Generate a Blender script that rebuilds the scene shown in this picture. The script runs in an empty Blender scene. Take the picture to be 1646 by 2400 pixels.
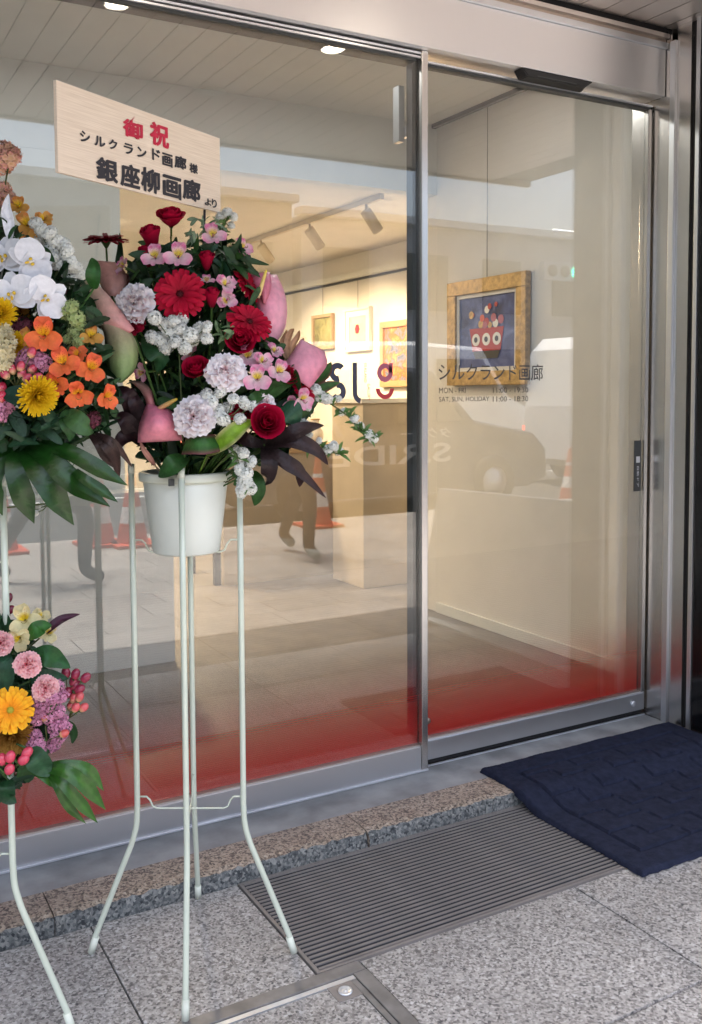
import bpy, math, random
from mathutils import Vector as V, Matrix, Quaternion
R = math.radians
SC = bpy.context.scene
COL = SC.collection

# ------------------------------------------------------------------ camera
# fitted to the facade, paving and soffit lines of the photograph (pixels of the 1646 x 2400 photo)
FPX, CX, CY = 2191.0, 741.9, 1043.6
YAW, PITCH, ROLL = 0.4990, -0.05783, -0.00689
CAM = V((0, 0, 1.32))
FW = V((math.sin(YAW)*math.cos(PITCH), math.cos(YAW)*math.cos(PITCH), math.sin(PITCH)))
_r = V((math.cos(YAW), -math.sin(YAW), 0)); _u = _r.cross(FW)
RT = math.cos(ROLL)*_r + math.sin(ROLL)*_u
UP = -math.sin(ROLL)*_r + math.cos(ROLL)*_u
cd = bpy.data.cameras.new('camera'); cam = bpy.data.objects.new('camera', cd); COL.objects.link(cam)
cam.matrix_world = Matrix(((RT.x, UP.x, -FW.x, CAM.x), (RT.y, UP.y, -FW.y, CAM.y), (RT.z, UP.z, -FW.z, CAM.z), (0, 0, 0, 1)))
cd.sensor_fit = 'VERTICAL'; cd.sensor_height = 36; cd.lens = FPX/2400*36
cd.shift_x = (823-CX)/2400; cd.shift_y = -(1200-CY)/2400
cd.clip_start = 0.02; cd.clip_end = 500
SC.camera = cam

# ------------------------------------------------------------------ light
SUN_EL, SUN_AZ = R(77), R(200)          # high sun over the street; the canopy keeps it off the entrance
w = bpy.data.worlds.new('World'); SC.world = w; w.use_nodes = True
nt = w.node_tree; bg = nt.nodes['Background']
sky = nt.nodes.new('ShaderNodeTexSky'); sky.sky_type = 'NISHITA'; sky.sun_disc = False
sky.sun_elevation = SUN_EL; sky.sun_rotation = SUN_AZ
sky.dust_density = 5.0; sky.ozone_density = 1.0; sky.air_density = 1.0
hsv = nt.nodes.new('ShaderNodeHueSaturation'); hsv.inputs['Saturation'].default_value = .80   # thin bright haze
nt.links.new(sky.outputs[0], hsv.inputs['Color']); nt.links.new(hsv.outputs[0], bg.inputs[0]); bg.inputs[1].default_value = 0.15
sl = bpy.data.lights.new('sun', 'SUN'); sl.energy = 3.6; sl.angle = R(16); sl.color = (1, .96, .9)
so = bpy.data.objects.new('sun', sl); COL.objects.link(so)
sd = V((math.sin(SUN_AZ)*math.cos(SUN_EL), math.cos(SUN_AZ)*math.cos(SUN_EL), math.sin(SUN_EL)))
so.rotation_euler = (-sd).to_track_quat('-Z', 'Y').to_euler()
SC.view_settings.view_transform = 'Standard'; SC.view_settings.look = 'None'
SC.view_settings.gamma = 1; SC.view_settings.exposure = 2.1
SC.render.engine = 'CYCLES'
SC.cycles.use_denoising = True
SC.cycles.max_bounces = 8; SC.cycles.transparent_max_bounces = 24; SC.cycles.glossy_bounces = 4
SC.cycles.diffuse_bounces = 4; SC.cycles.caustics_reflective = False; SC.cycles.caustics_refractive = False
SC.cycles.sample_clamp_indirect = 4

# ------------------------------------------------------------------ pixel helpers: a pixel gives a direction, the plane or depth gives the place
K = 1.0326                              # positions were read off a 1594 x 2324 view of the photo
def ray(u, v): return (u*K-CX)/FPX*RT - (v*K-CY)/FPX*UP + FW
def on_z(u, v, z=0): d = ray(u, v); return CAM + d*((z-CAM.z)/d.z)
def on_y(u, v, y): d = ray(u, v); return CAM + d*(y/d.y)
def on_x(u, v, x): d = ray(u, v); return CAM + d*(x/d.x)
def at(u, v, depth): return CAM + ray(u, v)*depth

# ------------------------------------------------------------------ materials
def new_mat(name):
    m = bpy.data.materials.new(name); m.use_nodes = True
    return m, m.node_tree, m.node_tree.nodes['Principled BSDF']
def N(nt, t, **kw):
    n = nt.nodes.new('ShaderNode'+t)
    for k, v in kw.items(): setattr(n, k, v)
    return n
def ramp(nt, stops, interp='LINEAR'):
    n = N(nt, 'ValToRGB'); n.color_ramp.interpolation = interp
    e = n.color_ramp.elements
    while len(e) < len(stops): e.new(.5)
    for x, (p, c) in zip(e, stops): x.position = p; x.color = (*c, 1)
    return n
def pos(nt, scale=(1, 1, 1), obj=False):
    m = N(nt, 'Mapping'); m.inputs['Scale'].default_value = scale
    if obj: t = N(nt, 'TexCoord'); nt.links.new(t.outputs['Object'], m.inputs[0])
    else: g = N(nt, 'NewGeometry'); nt.links.new(g.outputs['Position'], m.inputs[0])
    return m
def plain(name, col, rough=.5, metal=0, bump=0, bscale=60, var=.12, spec=.5, coat=0, vscale=7):
    m, nt, b = new_mat(name)
    p = pos(nt, obj=True)
    n = N(nt, 'TexNoise'); n.inputs['Scale'].default_value = vscale; n.inputs['Detail'].default_value = 6
    nt.links.new(p.outputs[0], n.inputs[0])
    lo = tuple(c*(1-var) for c in col); hi = tuple(min(1, c*(1+var)) for c in col)
    r = ramp(nt, [(.3, lo), (.7, hi)]); nt.links.new(n.outputs[0], r.inputs[0]); nt.links.new(r.outputs[0], b.inputs['Base Color'])
    b.inputs['Roughness'].default_value = rough; b.inputs['Metallic'].default_value = metal
    b.inputs['Specular IOR Level'].default_value = spec; b.inputs['Coat Weight'].default_value = coat
    if bump:
        n2 = N(nt, 'TexNoise'); n2.inputs['Scale'].default_value = bscale; n2.inputs['Detail'].default_value = 4
        nt.links.new(p.outputs[0], n2.inputs[0])
        bp = N(nt, 'Bump'); bp.inputs['Strength'].default_value = bump; bp.inputs['Distance'].default_value = .004
        nt.links.new(n2.outputs[0], bp.inputs['Height']); nt.links.new(bp.outputs[0], b.inputs['Normal'])
    return m
def granite(name, stops, scale=230, rough=.55, tint=.08, grime=.25):
    m, nt, b = new_mat(name)
    p = pos(nt)
    v = N(nt, 'TexVoronoi'); v.inputs['Scale'].default_value = scale; v.inputs['Randomness'].default_value = 1
    nt.links.new(p.outputs[0], v.inputs['Vector'])
    sep = N(nt, 'SeparateColor'); nt.links.new(v.outputs['Color'], sep.inputs[0])
    n = N(nt, 'TexNoise'); n.inputs['Scale'].default_value = scale*.45; n.inputs['Detail'].default_value = 5
    nt.links.new(p.outputs[0], n.inputs[0])
    mx = N(nt, 'Mix', data_type='FLOAT'); mx.inputs[0].default_value = .55
    nt.links.new(sep.outputs[0], mx.inputs[2]); nt.links.new(n.outputs[0], mx.inputs[3])
    r = ramp(nt, stops); nt.links.new(mx.outputs[0], r.inputs[0])
    oi = N(nt, 'ObjectInfo'); mr = N(nt, 'MapRange'); mr.inputs[3].default_value = 1-tint; mr.inputs[4].default_value = 1+tint
    nt.links.new(oi.outputs['Random'], mr.inputs[0])
    g = N(nt, 'TexNoise'); g.inputs['Scale'].default_value = 3.5; g.inputs['Detail'].default_value = 8; g.inputs['Roughness'].default_value = .65
    nt.links.new(p.outputs[0], g.inputs[0])
    gr = N(nt, 'MapRange'); gr.inputs[1].default_value = .3; gr.inputs[2].default_value = .7; gr.inputs[3].default_value = 1-grime; gr.inputs[4].default_value = 1.05
    nt.links.new(g.outputs[0], gr.inputs[0])
    mm = N(nt, 'Math', operation='MULTIPLY'); nt.links.new(mr.outputs[0], mm.inputs[0]); nt.links.new(gr.outputs[0], mm.inputs[1])
    mul = N(nt, 'VectorMath', operation='SCALE'); nt.links.new(r.outputs[0], mul.inputs[0]); nt.links.new(mm.outputs[0], mul.inputs['Scale'])
    nt.links.new(mul.outputs[0], b.inputs['Base Color'])
    b.inputs['Roughness'].default_value = rough
    bp = N(nt, 'Bump'); bp.inputs['Strength'].default_value = .25; bp.inputs['Distance'].default_value = .0015
    nt.links.new(mx.outputs[0], bp.inputs['Height']); nt.links.new(bp.outputs[0], b.inputs['Normal'])
    return m
def steel(name, col=(.6, .6, .6), rough=.28, stretch=(1, 1, 60), aniso=.5):
    m, nt, b = new_mat(name)
    p = pos(nt, stretch)
    n = N(nt, 'TexNoise'); n.inputs['Scale'].default_value = 25; n.inputs['Detail'].default_value = 5
    nt.links.new(p.outputs[0], n.inputs[0])
    r = N(nt, 'MapRange'); r.inputs[3].default_value = rough-.015; r.inputs[4].default_value = rough+.02
    nt.links.new(n.outputs[0], r.inputs[0]); nt.links.new(r.outputs[0], b.inputs['Roughness'])
    r2 = ramp(nt, [(.3, tuple(c*.98 for c in col)), (.7, col)]); nt.links.new(n.outputs[0], r2.inputs[0]); nt.links.new(r2.outputs[0], b.inputs['Base Color'])
    b.inputs['Metallic'].default_value = 1
    bp = N(nt, 'Bump'); bp.inputs['Strength'].default_value = .006; bp.inputs['Distance'].default_value = .001
    nt.links.new(n.outputs[0], bp.inputs['Height']); nt.links.new(bp.outputs[0], b.inputs['Normal'])
    return m
def glass_mat(name, r0=.085):
    # thin architectural glass: Schlick reflectance on each face of the sheet
    m, nt, b = new_mat(name); nt.nodes.remove(b); out = nt.nodes['Material Output']
    g0 = N(nt, 'NewGeometry'); dp = N(nt, 'VectorMath', operation='DOT_PRODUCT'); nt.links.new(g0.outputs['Normal'], dp.inputs[0]); nt.links.new(g0.outputs['Incoming'], dp.inputs[1])
    ab = N(nt, 'Math', operation='ABSOLUTE'); nt.links.new(dp.outputs['Value'], ab.inputs[0])
    om = N(nt, 'Math', operation='SUBTRACT'); om.inputs[0].default_value = 1; nt.links.new(ab.outputs[0], om.inputs[1])
    p5 = N(nt, 'Math', operation='POWER'); p5.inputs[1].default_value = 5; nt.links.new(om.outputs[0], p5.inputs[0])
    f = N(nt, 'Math', operation='MULTIPLY_ADD'); f.inputs[1].default_value = 1-r0; f.inputs[2].default_value = r0; nt.links.new(p5.outputs[0], f.inputs[0])
    t = N(nt, 'BsdfTransparent'); t.inputs[0].default_value = (.86, .88, .87, 1)
    g = N(nt, 'BsdfGlossy'); g.inputs['Roughness'].default_value = 0.0
    mx = N(nt, 'MixShader'); nt.links.new(f.outputs[0], mx.inputs[0]); nt.links.new(t.outputs[0], mx.inputs[1]); nt.links.new(g.outputs[0], mx.inputs[2])
    nt.links.new(mx.outputs[0], out.inputs[0]); return m
def film_mat():
    # red film printed on the pane: dense at the foot, fading upwards as a halftone of fine lines
    m, nt, b = new_mat('red_film'); out = nt.nodes['Material Output']
    b.inputs['Base Color'].default_value = (.86, .035, .022, 1); b.inputs['Roughness'].default_value = .5
    g = N(nt, 'NewGeometry'); s = N(nt, 'SeparateXYZ'); nt.links.new(g.outputs['Position'], s.inputs[0])
    mr = N(nt, 'MapRange', interpolation_type='SMOOTHSTEP'); mr.inputs[1].default_value = .50; mr.inputs[2].default_value = .10; mr.inputs[3].default_value = 0; mr.inputs[4].default_value = 1
    nt.links.new(s.outputs[2], mr.inputs[0])
    pw = N(nt, 'Math', operation='POWER'); pw.inputs[1].default_value = 1.15; nt.links.new(mr.outputs[0], pw.inputs[0])
    wv = N(nt, 'Math', operation='MULTIPLY'); wv.inputs[1].default_value = 900; nt.links.new(s.outputs[2], wv.inputs[0])
    sn = N(nt, 'Math', operation='SINE'); nt.links.new(wv.outputs[0], sn.inputs[0])
    sm = N(nt, 'Math', operation='MULTIPLY_ADD'); sm.inputs[1].default_value = .05; nt.links.new(sn.outputs[0], sm.inputs[0]); nt.links.new(pw.outputs[0], sm.inputs[2])
    fin = N(nt, 'Math', operation='MULTIPLY'); fin.use_clamp = True; nt.links.new(sm.outputs[0], fin.inputs[0]); fin.inputs[1].default_value = 1.0
    t = N(nt, 'BsdfTransparent'); mx = N(nt, 'MixShader')
    nt.links.new(fin.outputs[0], mx.inputs[0]); nt.links.new(t.outputs[0], mx.inputs[1]); nt.links.new(b.outputs[0], mx.inputs[2])
    nt.links.new(mx.outputs[0], out.inputs[0]); return m
def emit(name, col, s):
    m, nt, b = new_mat(name); b.inputs['Emission Color'].default_value = (*col, 1); b.inputs['Emission Strength'].default_value = s
    b.inputs['Base Color'].default_value = (*col, 1); return m
def petal_mat(name, rough=.55, trans=.25, vein=0.0, spec=.35, ns=9, bs=45, lo=.86, hi=1.08):
    m, nt, b = new_mat(name); out = nt.nodes['Material Output']
    a = N(nt, 'Attribute'); a.attribute_name = 'Col'
    p = pos(nt, obj=True); n = N(nt, 'TexNoise'); n.inputs['Scale'].default_value = ns; n.inputs['Detail'].default_value = 6
    nt.links.new(p.outputs[0], n.inputs[0])
    mr = N(nt, 'MapRange'); mr.inputs[1].default_value = .25; mr.inputs[2].default_value = .75; mr.inputs[3].default_value = lo; mr.inputs[4].default_value = hi
    nt.links.new(n.outputs[0], mr.inputs[0])
    oi = N(nt, 'ObjectInfo'); mo = N(nt, 'MapRange'); mo.inputs[3].default_value = .9; mo.inputs[4].default_value = 1.06; nt.links.new(oi.outputs['Random'], mo.inputs[0])
    mm = N(nt, 'Math', operation='MULTIPLY'); nt.links.new(mr.outputs[0], mm.inputs[0]); nt.links.new(mo.outputs[0], mm.inputs[1])
    sc = N(nt, 'VectorMath', operation='SCALE'); nt.links.new(a.outputs['Color'], sc.inputs[0]); nt.links.new(mm.outputs[0], sc.inputs['Scale'])
    nt.links.new(sc.outputs[0], b.inputs['Base Color']); b.inputs['Roughness'].default_value = rough; b.inputs['Specular IOR Level'].default_value = spec
    if vein:
        n2 = N(nt, 'TexNoise'); n2.inputs['Scale'].default_value = bs; n2.inputs['Detail'].default_value = 4; nt.links.new(p.outputs[0], n2.inputs[0])
        bp = N(nt, 'Bump'); bp.inputs['Strength'].default_value = vein; bp.inputs['Distance'].default_value = .004
        nt.links.new(n2.outputs[0], bp.inputs['Height']); nt.links.new(bp.outputs[0], b.inputs['Normal'])
    t = N(nt, 'BsdfTranslucent'); nt.links.new(sc.outputs[0], t.inputs[0])
    mx = N(nt, 'MixShader'); mx.inputs[0].default_value = trans
    nt.links.new(b.outputs[0], mx.inputs[1]); nt.links.new(t.outputs[0], mx.inputs[2]); nt.links.new(mx.outputs[0], out.inputs[0])
    return m
def wood_mat(name, a, b_, scale=(2, 2, 90)):
    m, nt, b = new_mat(name); p = pos(nt, scale, obj=True)
    n = N(nt, 'TexNoise'); n.inputs['Scale'].default_value = 4; n.inputs['Detail'].default_value = 6; nt.links.new(p.outputs[0], n.inputs[0])
    r = ramp(nt, [(.3, a), (.7, b_)]); nt.links.new(n.outputs[0], r.inputs[0]); nt.links.new(r.outputs[0], b.inputs['Base Color']); b.inputs['Roughness'].default_value = .6
    return m

M = {}
M['granite'] = granite('granite_grey', [(.22, (.07, .07, .078)), (.35, (.20, .19, .185)), (.5, (.34, .33, .325)), (.63, (.43, .41, .395)), (.8, (.58, .58, .59))], scale=185)
M['granite_step'] = granite('granite_brown', [(.22, (.05, .04, .038)), (.38, (.15, .115, .095)), (.5, (.33, .27, .22)), (.64, (.42, .34, .27)), (.8, (.50, .44, .37))], scale=190, rough=.45)
M['granite_face'] = granite('granite_rough_face', [(.25, (.03, .035, .04)), (.5, (.14, .15, .15)), (.8, (.32, .32, .30))], scale=150, rough=.8)
M['granite_band'] = granite('granite_dark_band', [(.25, (.05, .05, .05)), (.5, (.12, .115, .11)), (.8, (.2, .19, .18))], scale=150)
M['paving'] = granite('paving_beige', [(.25, (.26, .23, .20)), (.5, (.40, .36, .32)), (.8, (.50, .46, .42))], scale=160, tint=.14)
M['joint'] = plain('joint_mortar', (.10, .10, .10), .9)
M['asphalt'] = plain('asphalt', (.06, .06, .06), .85, bump=.3, bscale=300)
M['roadwhite'] = plain('road_paint', (.75, .75, .72), .7)
M['concrete'] = plain('sill_concrete', (.29, .30, .31), .7, bump=.35, bscale=25, var=.3, vscale=9)
M['steel'] = steel('stainless_header', (.72, .72, .73), .42, (60, 1, 1))
M['steel_v'] = steel('stainless_jamb', (.58, .57, .56), .26, (60, 60, .6))
M['alu'] = steel('aluminium_rail', (.62, .64, .67), .38, (1, 1, 70))
M['alu_light'] = plain('bright_aluminium', (.72, .75, .80), .3, metal=.7)
M['bronze'] = steel('bronze_trim', (.42, .36, .31), .35, (1, 40, 40))
M['soffit'] = steel('soffit_panel', (.60, .55, .52), .42, (40, 1, 40))
M['black'] = plain('black_rubber', (.008, .008, .009), .6)
M['blackstone'] = plain('black_polished_stone', (.006, .006, .007), .12, vscale=60)
M['darkseal'] = plain('dark_grey_seal', (.045, .05, .052), .5)
M['glass'] = glass_mat('clear_glass')
M['film'] = film_mat()
M['navy'] = plain('navy_print', (.022, .028, .06), .5)
M['redprint'] = plain('red_print', (.42, .02, .03), .5)
M['blackprint'] = plain('dark_print', (.03, .03, .032), .5)
M['pinkprint'] = plain('rose_print', (.42, .10, .16), .5)
M['paint_white'] = plain('gallery_wall_paint', (.72, .70, .67), .8, var=.03)
M['paint_grey'] = plain('grey_white_paint', (.66, .67, .65), .8, var=.03)
M['floor_in'] = plain('gallery_floor', (.17, .15, .13), .45, var=.15)
M['mint'] = plain('mint_enamel', (.60, .66, .55), .28, var=.05, coat=.4)
M['bucket'] = plain('bucket_plastic', (.72, .76, .70), .4, var=.05)
M['rim'] = plain('bucket_rim', (.66, .70, .60), .4)
M['petal'] = petal_mat('petal', .6, .2, 0, .2)
M['spathe'] = petal_mat('waxy_spathe', .36, .18, .45, .4, 70, 130, .84, 1.12)
M['leaf'] = petal_mat('leaf', .40, .10, .35, .28, 60, 160, .65, 1.25)
M['white_petal'] = petal_mat('white_petal', .6, .18, 0, .2)
M['berry'] = petal_mat('berry', .25, 0, 0, .6)
M['signwood'] = wood_mat('pale_board', (.70, .57, .44), (.86, .73, .59), (3, 3, 130))
M['mat'] = plain('navy_pile', (.024, .029, .055), .95, bump=1.0, bscale=420, var=.22, spec=.1, vscale=40)
M['grate'] = plain('grating_metal', (.235, .215, .205), .5, metal=.15, var=.12, vscale=12, spec=.25)
M['rubber'] = plain('grating_rubber', (.016, .019, .026), .9, bump=.3, bscale=200, var=.4)
M['frame_steel'] = plain('hatch_steel', (.20, .195, .195), .45, metal=.3, var=.25, vscale=20)
M['gloss_leaf'] = petal_mat('glossy_leaf', .28, .06, .3, .4, 45, 90, .65, 1.3)
M['cream'] = plain('spot_housing', (.55, .50, .42), .5)
M['gold'] = plain('carved_gold_frame', (.42, .28, .11), .45, metal=.3, bump=.9, bscale=70, var=.35, vscale=40)
M['woodlight'] = wood_mat('light_wood', (.42, .28, .15), (.52, .36, .2), (1, 40, 1))
M['beige'] = plain('beige_laminate', (.52, .44, .34), .6, var=.05)
M['cone'] = plain('cone_orange', (.62, .09, .035), .5)
M['white'] = plain('white_paint', (.78, .78, .77), .45, var=.03)
M['dark'] = plain('dark_cloth', (.022, .022, .03), .8)

# ------------------------------------------------------------------ object helpers
def mesh(name, verts, faces, mat=None, smooth=False, cols=None):
    me = bpy.data.meshes.new(name); me.from_pydata([tuple(v) for v in verts], [], faces)
    if mat: me.materials.append(M[mat] if isinstance(mat, str) else mat)
    if cols is not None:
        a = me.color_attributes.new('Col', 'FLOAT_COLOR', 'POINT')
        a.data.foreach_set('color', [x for c in cols for x in (c[0], c[1], c[2], 1.0)])
    if smooth: me.polygons.foreach_set('use_smooth', [True]*len(me.polygons))
    me.update(); return me
def link(name, me, parent=None, mw=None):
    o = bpy.data.objects.new(name, me); COL.objects.link(o)
    if parent: o.parent = parent
    if mw is not None:
        if parent: o.matrix_basis = mw
        else: o.matrix_world = mw
    return o
def tag(o, label=None, cat=None, group=None, kind=None):
    if label: o['label'] = label
    if cat: o['category'] = cat
    if group: o['group'] = group
    if kind: o['kind'] = kind
    return o
def thing(name, label, cat, loc=(0, 0, 0), group=None):
    o = bpy.data.objects.new(name, None); COL.objects.link(o); o.location = loc; o.empty_display_size = .05
    return tag(o, label, cat, group)
BOXF = [(0, 3, 2, 1), (4, 5, 6, 7), (0, 1, 5, 4), (1, 2, 6, 5), (2, 3, 7, 6), (3, 0, 4, 7)]
def boxv(x0, x1, y0, y1, z0, z1): return [(x0, y0, z0), (x1, y0, z0), (x1, y1, z0), (x0, y1, z0), (x0, y0, z1), (x1, y0, z1), (x1, y1, z1), (x0, y1, z1)]
def box(name, x0, x1, y0, y1, z0, z1, mat, parent=None, bev=0, off=None):
    """a box given in world coordinates; bev chamfers its top/vertical edges"""
    ox = V(off) if off else (V(parent.location) if parent else V((0, 0, 0)))
    if bev:
        import bmesh
        bm = bmesh.new(); vs = [bm.verts.new(V(p)-ox) for p in boxv(x0, x1, y0, y1, z0, z1)]
        for f in BOXF: bm.faces.new([vs[i] for i in f])
        bmesh.ops.bevel(bm, geom=bm.edges[:], offset=bev, segments=2, profile=.6, affect='EDGES')
        me = bpy.data.meshes.new(name); bm.to_mesh(me); bm.free(); me.materials.append(M[mat])
    else:
        me = mesh(name, [V(p)-ox for p in boxv(x0, x1, y0, y1, z0, z1)], BOXF, mat)
    return link(name, me, parent)
def tube_data(pts, rad, n=8, cap=True):
    pts = [V(p) for p in pts]; vs = []; fs = []
    if not isinstance(rad, (list, tuple)): rad = [rad]*len(pts)
    nrm = None
    for i, p in enumerate(pts):
        t = (pts[min(i+1, len(pts)-1)]-pts[max(i-1, 0)]).normalized()
        if nrm is None:
            nrm = t.orthogonal().normalized()
        nrm = (nrm - t*nrm.dot(t)).normalized(); b = t.cross(nrm)
        for k in range(n):
            a = 2*math.pi*k/n; vs.append(p+(nrm*math.cos(a)+b*math.sin(a))*rad[i])
    for i in range(len(pts)-1):
        for k in range(n): fs.append((i*n+k, i*n+(k+1) % n, (i+1)*n+(k+1) % n, (i+1)*n+k))
    if cap: fs.append(tuple(range(n-1, -1, -1))); fs.append(tuple((len(pts)-1)*n+k for k in range(n)))
    return vs, fs
def tube(name, pts, rad, mat, parent=None, n=8, col=None):
    vs, fs = tube_data(pts, rad, n)
    ox = V(parent.location) if parent else V((0, 0, 0))
    return link(name, mesh(name, [v-ox for v in vs], fs, mat, True, [col]*len(vs) if col else None), parent)
def lathe(name, prof, mat, parent=None, n=32, c=(0, 0, 0), smooth=True):
    c = V(c); vs = []; fs = []
    for r, z in prof:
        for k in range(n): a = 2*math.pi*k/n; vs.append(c+V((r*math.cos(a), r*math.sin(a), z)))
    for i in range(len(prof)-1):
        for k in range(n): fs.append((i*n+k, i*n+(k+1) % n, (i+1)*n+(k+1) % n, (i+1)*n+k))
    return link(name, mesh(name, vs, fs, mat, smooth), parent)
def catmull(p, m):
    p = [V(x) for x in p]; out = []
    for i in range(len(p)-1):
        a, b, c, d = p[max(i-1, 0)], p[i], p[i+1], p[min(i+2, len(p)-1)]
        for k in range(m):
            t = k/m; out.append(.5*((2*b)+(c-a)*t+(2*a-5*b+4*c-d)*t*t+(3*b-a-3*c+d)*t**3))
    out.append(p[-1]); return out

# ------------------------------------------------------------------ lettering (made first, while the scene is small)
WORDS = {}
def letters(list_):
    objs = []
    for s, bold in list_:
        c = bpy.data.curves.new('t', 'FONT'); c.body = s; c.offset = bold; c.resolution_u = 3; c.fill_mode = 'BOTH'
        o = bpy.data.objects.new('t', c); COL.objects.link(o); objs.append((s, o, c))
    bpy.context.view_layer.update(); dg = bpy.context.evaluated_depsgraph_get()
    for s, o, c in objs:
        me = bpy.data.meshes.new_from_object(o.evaluated_get(dg)); WORDS[s] = ([v.co.copy() for v in me.vertices], [tuple(p.vertices) for p in me.polygons])
        bpy.data.objects.remove(o); bpy.data.curves.remove(c); bpy.data.meshes.remove(me)
letters([(c, .012) for c in '御祝'] + [(c, .012) for c in 'シルクランド画廊様より'] + [(c, .012) for c in '銀座柳'] +
        [('シルクランド画廊', .004), ('MON - FRI', 0), ('11:00 - 19:30', 0), ('SAT, SUN, HOLIDAY', 0), ('11:00 - 18:30', 0),
         ('SILKLAND', .006), ('GALLERY', .006), ('S.RIDE', .02), ('タクシー', .01), ('自動ドア', 0)])
def word(s, o, ex, ey, x0, x1, y0, y1, lift=None):
    """mesh data of a word stretched into the box x0..x1, y0..y1 of the plane o + x*ex + y*ey"""
    vs, fs = WORDS[s]
    ax = min(v.x for v in vs); bx = max(v.x for v in vs); ay = min(v.y for v in vs); by = max(v.y for v in vs)
    lift = lift or V((0, 0, 0))
    return [o+ex*(x0+(v.x-ax)/(bx-ax)*(x1-x0))+ey*(y0+(v.y-ay)/(by-ay)*(y1-y0))+lift for v in vs], fs
def prints(name, parts, mat, parent):
    vs = []; fs = []
    for v, f in parts:
        n = len(vs); vs += v; fs += [tuple(i+n for i in t) for t in f]
    ox = V(parent.location)
    return link(name, mesh(name, [v-ox for v in vs], fs, mat), parent)

# ================================================================== GROUND
HS = .043                                # height of the entrance step
random.seed(3)
g = link('ground', mesh('ground', [(-200, -200, -.16), (200, -200, -.16), (200, 200, -.16), (-200, 200, -.16)], [(0, 1, 2, 3)], 'asphalt')); tag(g, kind='structure')
rd = link('road', mesh('road', [(-150, -60, -.13), (150, -60, -.13), (150, -3.3, -.13), (-150, -3.3, -.13)], [(0, 1, 2, 3)], 'asphalt')); tag(rd, kind='structure')
for y0, y1 in ((-3.95, -3.85), (-7.5, -7.38), (-11.1, -11.0)):
    link('lane_line', mesh('lane_line', [(-40, y0, -.126), (60, y0, -.126), (60, y1, -.126), (-40, y1, -.126)], [(0, 1, 2, 3)], 'roadwhite'), rd)
pv = box('pavement', -6, 14, -3.1, 2.6, -.15, -.006, 'joint'); tag(pv, kind='structure')
kb = box('kerb', -20, 40, -3.3, -3.1, -.15, .0, 'paving', bev=.012); tag(kb, kind='structure')
def slab(x0, x1, y0, y1, mat, name='granite_slab', z=0.0, j=.0022):
    box(name, x0+j, x1-j, y0+j, y1-j, -.03, z, mat, pv, bev=.0014)
XJ = [.576+.587*i for i in range(-6, 8)]
for a, b in zip(XJ, XJ[1:]):             # row beside the grating
    if b <= .6: slab(a, b, 1.797, 2.243, 'granite')
slab(.576, .972, 1.797, 2.243, 'granite'); slab(2.085, 2.337, 1.797, 2.243, 'granite')
for a, b in zip(XJ, XJ[1:]):
    if a > 2.3: slab(a, b, 1.797, 2.243, 'granite')
slab(1.082, 1.75, 1.360, 1.796, 'granite')
for a, b in zip(XJ, XJ[1:]):
    if a >= 1.74: slab(a, b, 1.360, 1.796, 'granite')
    if b < .2: slab(a, b, 1.360, 1.757, 'granite')
slab(-.011, .300, 1.360, 1.757, 'granite')
for a, b in zip(XJ, XJ[1:]): 
    slab(a, b, .925, 1.358, 'granite') if not (a < 1.0 and b > .3) else None
slab(-.011, .300, .925, 1.358, 'granite'); slab(1.082, 1.163, .925, 1.358, 'granite'); slab(.3, 1.082, .925, 1.05, 'granite')
for i in range(-3, 9): slab(i*.9, i*.9+.9, .42, .923, 'granite_band', 'dark_slab')
r = 0; y = .418
while y > -3.0:
    x = -1.2+(r % 3)*.21
    while x < 9.5:
        wd = random.choice((.6, .6, .45, .75)); slab(x, x+wd, max(y-.3, -3.098), y, 'paving', 'paving_stone'); x += wd
    y -= .3; r += 1

# inspection hatch with stone infill, in front of the grating
ht = thing('floor_hatch', 'steel framed inspection hatch with granite infill set in the floor', 'hatch', (.69, 1.4, 0))
box('frame_bar', .30, 1.078, 1.759, 1.795, -.02, .004, 'frame_steel', ht, bev=.002)
box('frame_bar', 1.044, 1.080, 1.052, 1.758, -.02, .004, 'frame_steel', ht, bev=.002)
box('frame_bar', .302, .332, 1.052, 1.758, -.02, .004, 'frame_steel', ht, bev=.002)
box('frame_bar', .334, 1.042, 1.052, 1.08, -.02, .004, 'frame_steel', ht, bev=.002)
box('frame_lip', .334, 1.042, 1.744, 1.7565, -.02, .0015, 'alu_light', ht)
box('frame_lip', 1.028, 1.0415, 1.082, 1.742, -.02, .0015, 'frame_steel', ht)
box('granite_infill', .336, 1.026, 1.084, 1.742, -.02, -.0005, 'granite', ht)
box('corner_plate', .968, 1.0275, 1.690, 1.7435, -.01, .0012, 'grate', ht)
lathe('lift_socket', [(.016, .0013), (.0165, .004), (.012, .0045), (.010, .002), (.004, .002), (.0035, .0045), (.0001, .0045)], 'alu_light', ht, 20, V((.998, 1.716, 0))-V(ht.location))

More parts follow.
